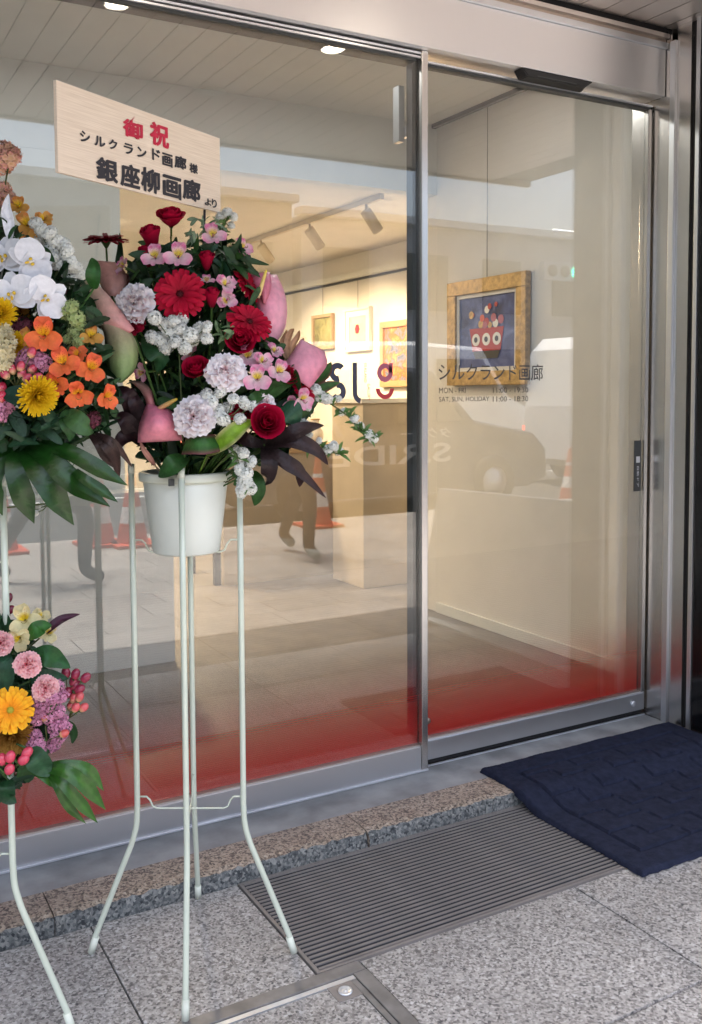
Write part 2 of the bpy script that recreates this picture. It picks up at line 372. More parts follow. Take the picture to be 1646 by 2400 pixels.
# entrance grating
gt = thing('floor_grating', 'long slatted metal shoe grating sunk in the granite along the step', 'grating', (1.5, 2.0, 0))
box('tray', .984, 2.08, 1.806, 2.238, -.03, -.0045, 'rubber', gt)
box('frame_bar', .974, .983, 1.799, 2.241, -.03, .003, 'grate', gt)
box('frame_bar', 2.0805, 2.084, 1.799, 2.241, -.03, .003, 'grate', gt)
box('frame_bar', .9835, 2.080, 1.7985, 1.805, -.03, .003, 'grate', gt)
box('frame_bar', .9835, 2.080, 2.2385, 2.242, -.03, .003, 'grate', gt)
sm = mesh('slat', [(x, y, z) for x, y, z in boxv(-.547, .547, -.0027, .0027, -.02, .0025)], BOXF, 'grate')
rm = mesh('insert', [(x, y, z) for x, y, z in boxv(-.546, .546, -.0046, .0046, -.02, -.0002)], BOXF, 'rubber')
nS = 27
for i in range(nS):
    yy = 1.814+(2.231-1.814)*i/(nS-1)
    link('slat', sm, gt, Matrix.Translation(V((1.532, yy, 0))-V(gt.location)))
    if i < nS-1: link('rubber_insert', rm, gt, Matrix.Translation(V((1.532, yy+.00802, 0))-V(gt.location)))

# entrance step: brown granite kerb stones with a broken face, concrete bed behind
st = thing('granite_step', 'low step of speckled brown granite with a rough broken front edge', 'step', (1.2, 2.3, 0))
xs = [-2.2, -1.3, -.4, .49, 1.39, 2.28, 2.90]
import bmesh
for a, b in zip(xs, xs[1:]):
    bm = bmesh.new()
    nx = max(6, int((b-a)/.014)); prof = [(.0, .0), (.004, .55), (.012, .92), (.03, 1.0), (.134, 1.0), (.134, 0)]
    rows = []
    for i in range(nx+1):
        x = a+.0015+(b-a-.003)*i/nx; row = []
        for k, (dy, hz) in enumerate(prof):
            jit = random.uniform(-.006, .006) if k < 3 else 0
            row.append(bm.verts.new((x-1.2, 2.2475+dy+jit-2.3, max(-.02, HS*hz+(random.uniform(-.004, .002) if k == 2 else 0)) if k else -.02)))
        rows.append(row)
    for i in range(nx):
        for k in range(len(prof)-1):
            f = bm.faces.new((rows[i][k], rows[i+1][k], rows[i+1][k+1], rows[i][k+1])); f.material_index = 1 if k < 2 else 0
    bm.faces.new(rows[0][::-1]); bm.faces.new(rows[-1])
    bmesh.ops.recalc_face_normals(bm, faces=bm.faces)
    me = bpy.data.meshes.new('kerb_stone'); bm.to_mesh(me); bm.free(); me.materials.append(M['granite_step']); me.materials.append(M['granite_face'])
    link('kerb_stone', me, st)
sillo = box('concrete_sill', -2.2, 2.858, 2.384, 2.62, -.02, HS-.0015, 'concrete'); tag(sillo, 'smooth grey concrete sill between granite step and glass', 'sill')

# ================================================================== SHOPFRONT
YW, YD = 2.545, 2.570                    # glass planes of the fixed light and of the sliding door
wi = thing('fixed_window', 'large fixed pane with red fading film left of the sliding door', 'window', (.8, 2.55, HS))
box('glass_pane', -2.0, 1.772, YW, YW+.008, .12, 2.40, 'glass', wi)
link('red_film', mesh('red_film', [V(p)-V(wi.location) for p in ((-2, YW+.0105, .125), (1.772, YW+.0105, .125), (1.772, YW+.0105, .75), (-2, YW+.0105, .75))], [(0, 1, 2, 3)], 'film'), wi)
box('bottom_rail', -2.0, 1.7715, 2.530, 2.575, .05, .128, 'alu', wi, bev=.0015)
box('rail_foot', -2.0, 1.797, 2.524, 2.58, HS+.0005, .0495, 'alu_light', wi, bev=.001)
box('glazing_bead', -2.0, 1.7715, 2.538, 2.568, .1283, .1335, 'bronze', wi)
mu = box('mullion', 1.772, 1.796, 2.526, 2.60, .05, 2.410, 'steel_v', wi, bev=.002)
box('mullion_seal', 1.7555, 1.7715, 2.558, 2.59, .134, 2.40, 'darkseal', wi)
box('top_channel', -2.0, 1.7555, 2.5385, 2.60, 2.376, 2.4095, 'darkseal', wi)
box('top_bead', -2.0, 1.771, 2.530, 2.538, 2.386, 2.392, 'alu_light', wi)
box('top_bead', -2.0, 1.771, 2.530, 2.538, 2.398, 2.4045, 'alu_light', wi)

# logo and name printed on the pane
def arc(cx, cz, r0, r1, a0, a1, n=20):
    vs = []; fs = []
    for i in range(n+1):
        a = R(a0+(a1-a0)*i/n)
        for r_ in (r0, r1): vs.append(V((cx+r_*math.cos(a), YW-.0008, cz+r_*math.sin(a))))
    for i in range(n): fs.append((2*i, 2*i+1, 2*i+3, 2*i+2))
    return vs, fs
def rect(x0, x1, z0, z1, y=YW-.0008): return [V((x0, y, z0)), V((x1, y, z0)), V((x1, y, z1)), V((x0, y, z1))], [(0, 1, 2, 3)]
ZS = 1.349
prints('logo_letter', [arc(1.464, ZS+.0295, .0115, .0300, 40, 285), arc(1.464, ZS-.0305, .0115, .0300, -140, 105)], 'navy', wi)
prints('logo_letter', [rect(1.5185, 1.535, ZS-.035, ZS+.060), arc(1.5535, ZS-.035, .0185, .0350, 180, 258)], 'navy', wi)
prints('logo_letter', [arc(1.640, ZS+.029, .0135, .0300, 0, 360, 36), rect(1.656, 1.670, ZS+.029, ZS+.0595)], 'pinkprint', wi)
prints('logo_letter', [arc(1.640, ZS-.022, .0195, .0345, 180, 360)], 'redprint', wi)
o_ = V((0, YW-.0008, 0))
prints('lettering', [word('SILKLAND', o_+V((1.5615, 0, 1.4085)), V((0, 0, -1)), V((1, 0, 0)), 0, .062, 0, .0095)], 'blackprint', wi)
prints('lettering', [word('GALLERY', o_+V((1.5735, 0, 1.3425)), V((0, 0, -1)), V((1, 0, 0)), 0, .053, 0, .0105)], 'redprint', wi)

dr = thing('sliding_door', 'glass sliding door with red fading film and opening hours printed on it', 'door', (2.3, YD, .06))
box('glass_pane', 1.798, 2.834, YD, YD+.008, .13, 2.39, 'glass', dr)
link('red_film', mesh('red_film', [V(p)-V(dr.location) for p in ((1.798, YD+.0105, .135), (2.834, YD+.0105, .135), (2.834, YD+.0105, .75), (1.798, YD+.0105, .75))], [(0, 1, 2, 3)], 'film'), dr)
box('bottom_rail', 1.798, 2.852, YD-.014, YD+.026, .064, .134, 'alu', dr, bev=.0015)
box('glazing_bead', 1.798, 2.833, YD-.007, YD+.02, .1343, .139, 'bronze', dr)
box('stile', 2.834, 2.852, YD-.014, YD+.026, .1345, 2.376, 'steel_v', dr, bev=.002)
box('top_rail', 1.798, 2.852, YD-.008, YD+.022, 2.376, 2.392, 'darkseal', dr)
box('top_bead', 1.798, 2.852, YD-.018, YD-.0085, 2.384, 2.390, 'alu_light', dr)
box('drip_edge', 1.798, 2.84, YD-.0165, YD-.0145, .128, .1305, 'alu_light', dr)
o_ = V((0, YD-.0008, 0)); X_, Z_ = V((1, 0, 0)), V((0, 0, 1))
prints('lettering', [word('シルクランド画廊', o_, X_, Z_, 1.870, 2.330, 1.352, 1.411)], 'blackprint', dr)
prints('lettering', [word('MON - FRI', o_, X_, Z_, 1.872, 1.984, 1.310, 1.3285), word('11:00 - 19:30', o_, X_, Z_, 2.102, 2.262, 1.310, 1.3285),
                     word('SAT, SUN, HOLIDAY', o_, X_, Z_, 1.872, 2.086, 1.279, 1.2975), word('11:00 - 18:30', o_, X_, Z_, 2.102, 2.262, 1.279, 1.2975)], 'blackprint', dr)
pl = box('push_plate', 2.792, 2.829, YD-.0045, YD-.0005, .925, 1.122, 'darkseal', dr, bev=.003)
prints('plate_lettering', [rect(2.801, 2.821, 1.036, 1.060, YD-.0052), word('自動ドア', V((2.805, YD-.0052, 1.022)), V((0, 0, -1)), V((1, 0, 0)), 0, .08, 0, .012)], 'alu_light', dr)
lathe('lock_cylinder', [(.0001, 0), (.011, 0), (.012, .004), (.009, .006), (.0001, .006)], 'alu_light', dr, 20).matrix_basis = Matrix.Translation(V((2.79, YD-.0145, .095))-V(dr.location)) @ Matrix.Rotation(R(90), 4, 'X')
lathe('floor_bolt', [(.0001, 0), (.010, 0), (.0105, .006), (.006, .008), (.0001, .008)], 'bronze', dr, 16).matrix_basis = Matrix.Translation(V((1.822, YD-.002, .196))-V(dr.location)) @ Matrix.Rotation(R(90), 4, 'X')
box('gap_shade_strip', 1.80, 2.850, YD-.002, YD+.020, HS+.0045, .0638, 'black', dr)  # added black strip, stands in for the shade in the gap under the door
tr = box('guide_track', 1.798, 2.856, 2.5605, 2.619, HS-.0015, HS+.002, 'black'); tag(tr, 'black floor guide track in the gap under the sliding door', 'track')
tl = box('track_edge', 1.798, 2.856, 2.5545, 2.5598, HS-.0014, HS+.0035, 'alu_light'); tag(tl, 'bright thin metal strip edging the floor track of the door', 'edge strip')

# door closer box seen through the pane beside the mullion
cb = thing('door_closer', 'pale grey box mounted high inside the pane at the mullion', 'door closer', (1.74, 2.60, 2.13))
box('case', 1.732, 1.7545, 2.600, 2.635, 2.135, 2.315, 'alu_light', cb, bev=.002)
box('latch', 1.7555, 1.7675, 2.593, 2.62, 2.15, 2.185, 'alu_light', cb, bev=.001)

# header beam over the glass
hb = thing('header_beam', 'brushed stainless steel header beam above window and door', 'header', (1.2, 2.52, 2.41))
box('fascia', -2.2, 2.857, 2.500, 2.64, 2.4105, 2.580, 'steel', hb, bev=.002)
box('trim_strip', -2.2, 2.857, 2.488, 2.60, 2.5805, 2.602, 'alu', hb, bev=.001)
box('trim_recess', -2.2, 2.8565, 2.500, 2.62, 2.6025, 2.616, 'bronze', hb)
box('trim_strip', -2.2, 2.8565, 2.482, 2.60, 2.6165, 2.632, 'soffit', hb, bev=.001)
box('trim_recess', -2.2, 2.8565, 2.496, 2.60, 2.6325, 2.66, 'black', hb)
sn = thing('door_sensor', 'black trapezoid motion sensor under the header above the sliding door', 'sensor', (2.33, 2.52, 2.41))
bm = bmesh.new()
vv = [bm.verts.new(p) for p in ((-.165, -.018, 0), (.165, -.018, 0), (.165, .026, 0), (-.165, .026, 0), (-.13, -.012, -.022), (.13, -.012, -.022), (.145, .024, -.03), (-.145, .024, -.03))]
for f in [(0, 1, 2, 3), (7, 6, 5, 4), (4, 5, 1, 0), (5, 6, 2, 1), (6, 7, 3, 2), (7, 4, 0, 3)]: bm.faces.new([vv[i] for i in f])
bmesh.ops.bevel(bm, geom=bm.edges[:], offset=.003, segments=2, affect='EDGES')
me = bpy.data.meshes.new('sensor_case'); bm.to_mesh(me); bm.free(); me.materials.append(M['black']); link('sensor_case', me, sn)
box('lens_window', 2.24, 2.42, 2.5062, 2.5078, 2.392, 2.404, 'darkseal', sn)

# soffit of the canopy: long narrow metal boards
sf = thing('canopy_soffit', 'canopy soffit of narrow bronze metal boards over the entrance', 'canopy', (1, 1.4, 2.65))
pm = mesh('board', boxv(-.0508, .0508, -1.045, 1.045, 0, .02), BOXF, 'soffit')
for i in range(56): link('soffit_board', pm, sf, Matrix.Translation((-3.0+.106*i, .035, 0)))
box('soffit_back', -2.2, 4.2, .39, 2.62, 2.675, 2.70, 'black', sf)
box('edge_fascia', -2.2, 4.2, .35, .388, 2.64, 3.0, 'bronze', sf)
def downlight(x, y, lit, label):
    d = thing('downlight', label, 'downlight', (x, y, 2.65), 'downlights in the canopy soffit')
    lathe('trim_ring', [(.052, -.001), (.055, -.004), (.044, -.004), (.042, .003)], 'white', d, 28)
    me = bpy.data.meshes.new('lens'); 
    lathe('lens', [(.0001, -.0015), (.0435, -.0015)], 'lamp' if lit else 'white', d, 28)
M['lamp'] = emit('lit_lens', (1, .86, .68), 14)
downlight(1.847, 1.866, True, 'lit round downlight in the soffit nearest the mullion')
downlight(.983, 1.89, True, 'lit round downlight in the soffit above the flower stands')
downlight(1.63, 1.17, False, 'dark round downlight near the street edge of the soffit')

# upper storey above the canopy so that the street sees a building
ub = thing('upper_facade', 'plain upper wall of the building above the canopy', 'facade', (1, 2, 3.0))
box('wall', -8, 10, .39, 3.0, 3.002, 14, 'paint_grey', ub)

# right-hand jamb: brushed panels, a raised strip, black reveal, polished black stone
jb = thing('door_jamb', 'brushed stainless jamb with raised strip right of the sliding door', 'jamb', (2.87, 2.45, HS))
box('panel', 2.860, 2.95, 2.4725, 2.66, HS, 2.66, 'steel_v', jb)
box('raised_strip', 2.848, 2.95, 2.4475, 2.472, HS-.0005, 2.60, 'alu', jb, bev=.002)
box('panel', 2.860, 2.95, 2.386, 2.447, HS-.001, 2.66, 'steel_v', jb)
box('reveal', 2.874, 2.95, 2.364, 2.3855, .0, 2.66, 'black', jb)
box('edge_strip', 2.858, 2.95, 2.346, 2.3635, .002, 2.66, 'alu', jb, bev=.0015)
pc = thing('stone_pillar', 'polished black stone pillar at the right edge of the entrance', 'pillar', (3.2, 2.25, 0))
box('shaft', 2.864, 3.7, 2.165, 2.3455, .001, 2.648, 'blackstone', pc, bev=.003)
box('shaft', 2.952, 3.7, 2.347, 2.66, .001, 2.648, 'blackstone', pc)

# entrance door mat, draped over the step
def mat_obj():
    x0, x1, y0, y1 = 1.938, 2.842, 1.735, 2.428
    nx, ny = 330, 250; vs = []; fs = []
    rnd = random.Random(5)
    def g(x, y):
        h = 0; W_ = .0035
        a, b, c, d = x0+.085, x1-.085, y0+.085, y1-.085
        if a-.004 < x < b+.004 and c-.004 < y < d+.004:
            e = min(abs(x-a), abs(x-b), abs(y-c), abs(y-d))
            if e < .009: return -1
            cw, rh = .105, .120
            i = int((x-a)/cw); fy = ((y-c)+(i % 2)*rh/2+ (i//2)*0.018) % rh
            fx = (x-a) - i*cw
            if fy < .011: return -1
            if fx < .011 and fy < rh*.5: return -1
        return 0
    for j in range(ny+1):
        for i in range(nx+1):
            x = x0+(x1-x0)*i/nx; y = y0+(y1-y0)*j/ny
            t = min(1, max(0, (y-2.10)/.16)); base = (HS+.001)*(t*t*(3-2*t))+.004*(1-t)
            ed = min(x-x0, x1-x, y-y0, y1-y); rise = .014*min(1, max(0, ed/.007))**.5
            wob = .0022*math.sin(x*23+y*7)*math.sin(y*15) 
            fray = .0025*math.sin(x*90+y*60)*math.sin(x*41-y*73)
            z = base+rise+max(0, wob)+g(x, y)*.0128+rnd.uniform(-.0009, .0009)
            vs.append((x+(fray if i in (0, nx) else 0)+rnd.uniform(-.0006, .0006), y+(fray if j in (0, ny) else 0)+rnd.uniform(-.0006, .0006), z))
    for j in range(ny):
        for i in range(nx): a = j*(nx+1)+i; fs.append((a, a+1, a+nx+2, a+nx+1))
    # skirt
    rim = [i for i in range(nx+1)]+[j*(nx+1)+nx for j in range(1, ny+1)]+[ny*(nx+1)+i for i in range(nx-1, -1, -1)]+[j*(nx+1) for j in range(ny-1, 0, -1)]
    n0 = len(vs)
    for k in rim: x, y, z = vs[k]; vs.append((x, y, max(z-.014, .0035)))
    for k in range(len(rim)): k2 = (k+1) % len(rim); fs.append((rim[k], n0+k, n0+k2, rim[k2]))
    return mesh('door_mat', vs, fs, 'mat', True)
dm = link('door_mat', mat_obj()); tag(dm, 'navy blue pile door mat with cut maze pattern lying over the step', 'door mat')

# ================================================================== GALLERY INSIDE
gr = thing('gallery_room', 'pale walled gallery room lit warm behind the glass', 'room', (2, 5, HS))
box('floor', -2.5, 4.4, 2.622, 10, -.05, HS-.002, 'floor_in', gr)
box('ceiling', -2.5, 3.3, 2.645, 4.36, 2.80, 2.84, 'paint_grey', gr)
box('ceiling', -2.5, 4.4, 4.45, 10, 2.50, 2.54, 'paint_white', gr)
box('bulkhead', -2.5, 4.4, 4.36, 4.449, 2.42, 2.84, 'paint_grey', gr)
box('wall', 3.16, 3.30, 2.665, 4.359, HS, 2.799, 'paint_white', gr)
box('wall', 3.16, 4.40, 4.36, 4.448, HS, 2.419, 'paint_white', gr)
box('wall', -2.5, 1.33, 4.36, 4.448, HS, 2.419, 'paint_grey', gr)
box('wall', 4.2, 4.35, 4.45, 10, HS, 2.499, 'paint_white', gr)
box('wall', -2.5, 4.4, 9.6, 9.7, HS, 2.499, 'paint_white', gr)
box('wall', -2.4, -2.3, 2.65, 4.35, HS, 2.799, 'paint_grey', gr)
box('wall', .2, .3, 4.45, 9.59, HS, 2.499, 'paint_white', gr)
box('skirting', 3.148, 3.1595, 2.67, 4.35, HS, .10, 'paint_grey', gr)
box('cornice', 4.12, 4.199, 4.45, 9.59, 2.285, 2.33, 'paint_grey', gr)
box('lintel_box', 2.952, 3.158, 2.67, 2.80, HS, 2.799, 'paint_white', gr)
pn = box('low_plinth', .2, 1.5, 4.17, 4.345, HS, .86, 'paint_grey'); tag(pn, 'low pale grey plinth at the foot of the grey gallery wall', 'plinth')

def spot_light(name, loc, target, power, ang, col=(1, .72, .42), size=.03, blend=.6):
    l = bpy.data.lights.new(name, 'SPOT'); l.energy = power; l.spot_size = R(ang); l.spot_blend = blend; l.color = col; l.shadow_soft_size = size
    o = bpy.data.objects.new(name, l); COL.objects.link(o); o.location = loc
    o.rotation_euler = (V(target)-V(loc)).to_track_quat('-Z', 'Y').to_euler(); return o
tk = box('lighting_track', 3.06, 3.09, 4.80, 8.2, 2.468, 2.499, 'cream'); tag(tk, 'straight lighting track under the gallery ceiling', 'track')
for i, (yy, lb) in enumerate(((4.98, 'track spotlight nearest the mullion, hanging from the gallery ceiling'), (5.72, 'second track spotlight from the mullion in the gallery'),
                              (6.50, 'third track spotlight from the mullion in the gallery'), (7.25, 'farthest track spotlight, its lit lens glinting beside the pink flowers'))):
    s = thing('track_spotlight', lb, 'spotlight', (3.075, yy, 2.467), 'spotlights on the gallery track')
    d = V((1.0, .12, -1.15)).normalized(); q = d.to_track_quat('Z', 'Y').to_matrix().to_4x4()
    c_ = V((.04, .0, -.095))
    link('stem', mesh('stem', *tube_data([(0, 0, 0), (0, 0, -.06)], .008), 'cream', True), s)
    cyl = lathe('housing', [(.0001, -.075), (.034, -.075), (.036, -.07), (.036, .078), (.03, .08), (.029, .05)], 'cream', s, 20); cyl.matrix_basis = Matrix.Translation(c_) @ q
    ln = lathe('lens', [(.0001, .05), (.0285, .05)], 'lampw', s, 16) if 'lampw' in M else None
    if ln is None:
        M['lampw'] = emit('spot_lens', (1, .8, .55), 30); ln = lathe('lens', [(.0001, .05), (.0285, .05)], 'lampw', s, 16)
    ln.matrix_basis = Matrix.Translation(c_) @ q
    p_ = V((3.075, yy, 2.467))+c_+d*.09
    spot_light('spot_lamp', p_, p_+d, 34, 95)
for (x, y, z, e) in ((1.9, 6.2, 2.47, 60), (2.3, 8.2, 2.47, 45), (1.0, 5.5, 2.47, 25)):
    l = bpy.data.lights.new('ceiling_lamp', 'AREA'); l.shape = 'DISK'; l.size = .16; l.energy = e*.38; l.color = (1, .74, .46)
    o = bpy.data.objects.new('ceiling_lamp', l); COL.objects.link(o); o.location = (x, y, z)
for (x, y) in ((2.2, 3.3), (.9, 3.4)):
    l = bpy.data.lights.new('ceiling_lamp', 'AREA'); l.shape = 'DISK'; l.size = .14; l.energy = 2.8; l.color = (1, .95, .90)
    o = bpy.data.objects.new('ceiling_lamp', l); COL.objects.link(o); o.location = (x, y, 2.785)

pr = box('picture_rail', 3.11, 3.135, 3.55, 4.34, 2.776, 2.7985, 'darkseal'); tag(pr, 'dark picture rail on the ceiling above the gold framed painting', 'rail')
pr2 = box('picture_rail', 4.175, 4.199, 4.6, 9.5, 2.268, 2.284, 'darkseal'); tag(pr2, 'dark picture rail along the far gallery wall', 'rail')

def picture(name, label, wallx, y0, y1, z0, z1, fw, framemat, paint, mount=None, lean=.0, wire_z=None):
    p = thing(name, label, 'painting', (wallx, (y0+y1)/2, (z0+z1)/2))
    x1 = wallx-.003; x0 = x1-.035
    for a in ((y0, y1, z1-fw, z1), (y0, y1, z0, z0+fw), (y0, y0+fw, z0+fw, z1-fw), (y1-fw, y1, z0+fw, z1-fw)): box('frame_bar', x0, x1, a[0], a[1], a[2], a[3], framemat, p, bev=.004)
    c = box('canvas', x0+.02, x1-.002, y0+fw, y1-fw, z0+fw, z1-fw, paint, p)
    if mount:
        e = mount; yy0, yy1, zz0, zz1 = y0+fw, y1-fw, z0+fw, z1-fw
        for a in ((yy0, yy1, zz1-e, zz1), (yy0, yy1, zz0, zz0+e), (yy0, yy0+e, zz0+e, zz1-e), (yy1-e, yy1, zz0+e, zz1-e)): box('mount', x0+.012, x0+.0199, a[0], a[1], a[2], a[3], 'paint_white', p)
    if wire_z:
        tube('wire', [(x0+.02, (y0+y1)/2, z1), (x0+.02, (y0+y1)/2, wire_z)], .0018, 'darkseal', p, 5)
    return p, x0+.019
def art(name, stops, scale=9):
    m, nt, b = new_mat(name); p = pos(nt); n = N(nt, 'TexNoise'); n.inputs['Scale'].default_value = scale; n.inputs['Detail'].default_value = 5; n.inputs['Distortion'].default_value = 1.2
    nt.links.new(p.outputs[0], n.inputs[0]); r = ramp(nt, stops); nt.links.new(n.outputs[0], r.inputs[0]); nt.links.new(r.outputs[0], b.inputs['Base Color']); b.inputs['Roughness'].default_value = .6; return m
M['art_blue'] = art('blue_canvas', [(.3, (.03, .04, .12)), (.5, (.07, .10, .28)), (.7, (.16, .20, .42))], 7)
M['art_green'] = art('olive_canvas', [(.3, (.16, .15, .05)), (.5, (.30, .28, .10)), (.7, (.42, .38, .18))], 9)
M['art_cream'] = art('cream_canvas', [(.3, (.60, .50, .34)), (.7, (.72, .62, .46))], 6)
M['art_bloom'] = art('bloom_canvas', [(.30, (.10, .12, .20)), (.42, (.22, .25, .34)), (.5, (.60, .16, .06)), (.62, (.75, .32, .12)), (.75, (.75, .55, .4))], 11)
# gold framed painting on the wall beside the door: red basket of flowers on blue
f0, f1 = on_x(1207, 610, 3.155), on_x(1027, 640, 3.155)
pa, px = picture('gold_framed_painting', 'painting of a red flower basket in a carved gold frame beside the door', 3.155, f0.y, f1.y, 1.345, 1.905, .075, 'gold', 'art_blue', mount=.02, wire_z=2.776)
yc, zc = (f0.y+f1.y)/2, 1.625
def flat(name, pts, mat, par, x):
    link(name, mesh(name, [V((x, a, b))-V(par.location) for a, b in pts], [tuple(range(len(pts)))], mat), par)
def disc_pts(cy, cz, r, n=18): return [(cy+r*math.cos(2*math.pi*k/n), cz+r*math.sin(2*math.pi*k/n)) for k in range(n)]
flat('basket', [(yc+.14, zc+.02), (yc+.115, zc-.10), (yc-.115, zc-.10), (yc-.14, zc+.02)], 'redprint', pa, px-.002)
flat('basket_foot', [(yc+.11, zc-.102), (yc+.09, zc-.14), (yc-.09, zc-.14), (yc-.11, zc-.102)], 'blackprint', pa, px-.002)
for k in (-1, 0, 1): flat('rosette', disc_pts(yc+k*.085, zc-.04, .033), 'white', pa, px-.003); flat('rosette_heart', disc_pts(yc+k*.085, zc-.04, .015), 'navy', pa, px-.004)
rnd = random.Random(8)
for k in range(13): flat('painted_flower', disc_pts(yc+rnd.uniform(-.14, .14), zc+.03+rnd.uniform(0, .11), rnd.uniform(.012, .024), 9), rnd.choice(['redprint', 'pinkprint', 'cone', 'gold', 'white']), pa, px-.002-.0001*k)
picture('olive_painting', 'small olive green canvas in a pale frame on the far wall', 4.199, 7.34, 7.72, 1.70, 2.02, .03, 'woodlight', 'art_green', wire_z=2.27)
pb, px = picture('red_flower_painting', 'small framed painting of one red flower on cream', 4.199, 6.70, 7.12, 1.66, 2.03, .022, 'paint_white', 'art_cream', mount=.05, wire_z=2.27)
for k in range(6): a = k*1.05; flat('painted_petal', disc_pts(6.92+.02*math.cos(a), 1.85+.024*math.sin(a), .02, 9), 'redprint', pb, px-.002-.0002*k)
picture('orange_bloom_painting', 'framed painting of orange blooms half hidden by the mullion', 4.199, 6.10, 6.54, 1.35, 1.88, .05, 'woodlight', 'art_bloom')

ct = thing('reception_counter', 'tall plain beige counter block at the back of the gallery', 'counter', (3.6, 5.2, HS))
box('body', 3.12, 4.1, 5.1, 5.5, HS, 1.24, 'beige', ct, bev=.004); box('worktop', 3.10, 4.12, 5.08, 5.52, 1.2405, 1.27, 'paint_white', ct, bev=.003)
dk = thing('desk', 'light wooden desk standing left of the reception counter', 'desk', (3.0, 5.8, HS))
box('desktop', 2.30, 3.46, 5.62, 6.2, .90, .935, 'woodlight', dk, bev=.003); box('modesty_panel', 2.375, 3.44, 5.64, 5.67, HS, .8995, 'beige', dk)
for x in (2.33, 3.40):
    for y in (5.68, 6.14): box('leg', x, x+.04, y, y+.04, HS, .8995, 'dark', dk)
for i, (x, lb) in enumerate(((2.75, 'small pale vase on the desk, left of three'), (2.95, 'small pale vase in the middle on the desk'), (3.18, 'small pale vase on the desk, right of three'))):
    vz = thing('vase', lb, 'vase', (x, 5.85, .935), 'vases on the desk')
    lathe('body', [(.0001, 0), (.035, 0), (.06, .05), (.055, .10), (.025, .15), (.03, .18)], 'paint_white', vz, 20)
    lathe('lip', [(.03, .18), (.036, .185), (.031, .19), (.026, .183)], 'woodlight', vz, 20)

# ================================================================== STREET (seen mirrored in the glass)
def cone(x, y, z, label, h=.70):
    c = thing('traffic_cone', label, 'traffic cone', (x, y, z), 'traffic cones along the kerb')
    box('base', x-.19, x+.19, y-.19, y+.19, z, z+.03, 'cone', c, bev=.006)
    prof = [(.135, .03), (.105, .20), (.0975, .24), (.08, .34), (.0725, .38), (.055, .48), (.0475, .52), (.022, .69), (.018, h)]
    for i, m_ in enumerate(['cone', 'white', 'cone', 'white', 'cone']):
        a = [0, 1, 3, 5, 6][i]; b = [1, 3, 5, 6, 8][i]
        lathe('cone_body' if m_ == 'cone' else 'reflective_band', prof[a:b+1], m_, c, 24)
cone(4.36, -2.88, 0, 'orange white traffic cone at the kerb mirrored behind the walking legs')
cone(2.44, -2.72, 0, 'orange white traffic cone mirrored just left of the white bucket')
cone(2.19, -2.86, 0, 'orange white traffic cone mirrored under the big monstera leaf')
cone(1.38, -2.90, 0, 'orange white traffic cone mirrored at the left edge of the pane')
cone(8.56, -3.78, -.13, 'orange white traffic cone on the road mirrored in the door pane')

wb = thing('white_sign_panel', 'low white panel sign mirrored at the foot of the door pane', 'sign', (3.25, 1.1, 0))
link('face', mesh('face', [V(p)-V(wb.location) for p in ((3.11, .66, .012), (3.36, 1.96, .012), (3.42, 1.96, .012), (3.17, .66, .012), (3.06, .94, .775), (3.29, 1.97, .775), (3.35, 1.97, .775), (3.12, .94, .775))], [(0, 1, 5, 4), (1, 2, 6, 5), (2, 3, 7, 6), (3, 0, 4, 7), (4, 5, 6, 7), (3, 2, 1, 0)], 'white'), wb)
link('foot', mesh('foot', [V(p)-V(wb.location) for p in boxv(3.08, 3.44, .64, 1.98, 0, .012)], BOXF, 'paint_grey'), wb)

def loft(rings):
    n = len(rings[0]); vs = [V(p) for r_ in rings for p in r_]; fs = []
    for i in range(len(rings)-1):
        for k in range(n): fs.append((i*n+k, i*n+(k+1) % n, (i+1)*n+(k+1) % n, (i+1)*n+k))
    fs.append(tuple(range(n-1, -1, -1))); fs.append(tuple((len(rings)-1)*n+k for k in range(n))); return vs, fs
def wheel(p, x, y, z, side):
    wq = Matrix.Translation(V((x, y, z))-V(p.location)) @ Matrix.Rotation(R(90), 4, 'X')
    t_ = lathe('tyre', [(.19, -.10), (.30, -.10), (.325, -.07), (.325, .07), (.30, .10), (.19, .10)], 'black', p, 28); t_.matrix_basis = wq
    r_ = lathe('rim', [(.0001, .05), (.06, .06), (.10, .085), (.19, .095), (.19, -.09), (.0001, -.09)], 'alu_light', p, 20); r_.matrix_basis = wq @ (Matrix.Identity(4) if side > 0 else Matrix.Rotation(R(180), 4, 'X'))
M['taxi'] = plain('taxi_paint', (.018, .016, .018), .2, coat=.8, var=.02)
M['vanw'] = plain('van_paint', (.80, .81, .82), .25, coat=.6, var=.02)
M['carglass'] = plain('tinted_car_glass', (.02, .025, .028), .08, var=.05)
M['tail'] = emit('tail_lamp', (1, .05, .02), 3)
M['green_lamp'] = emit('green_signal', (.05, 1, .55), 10)
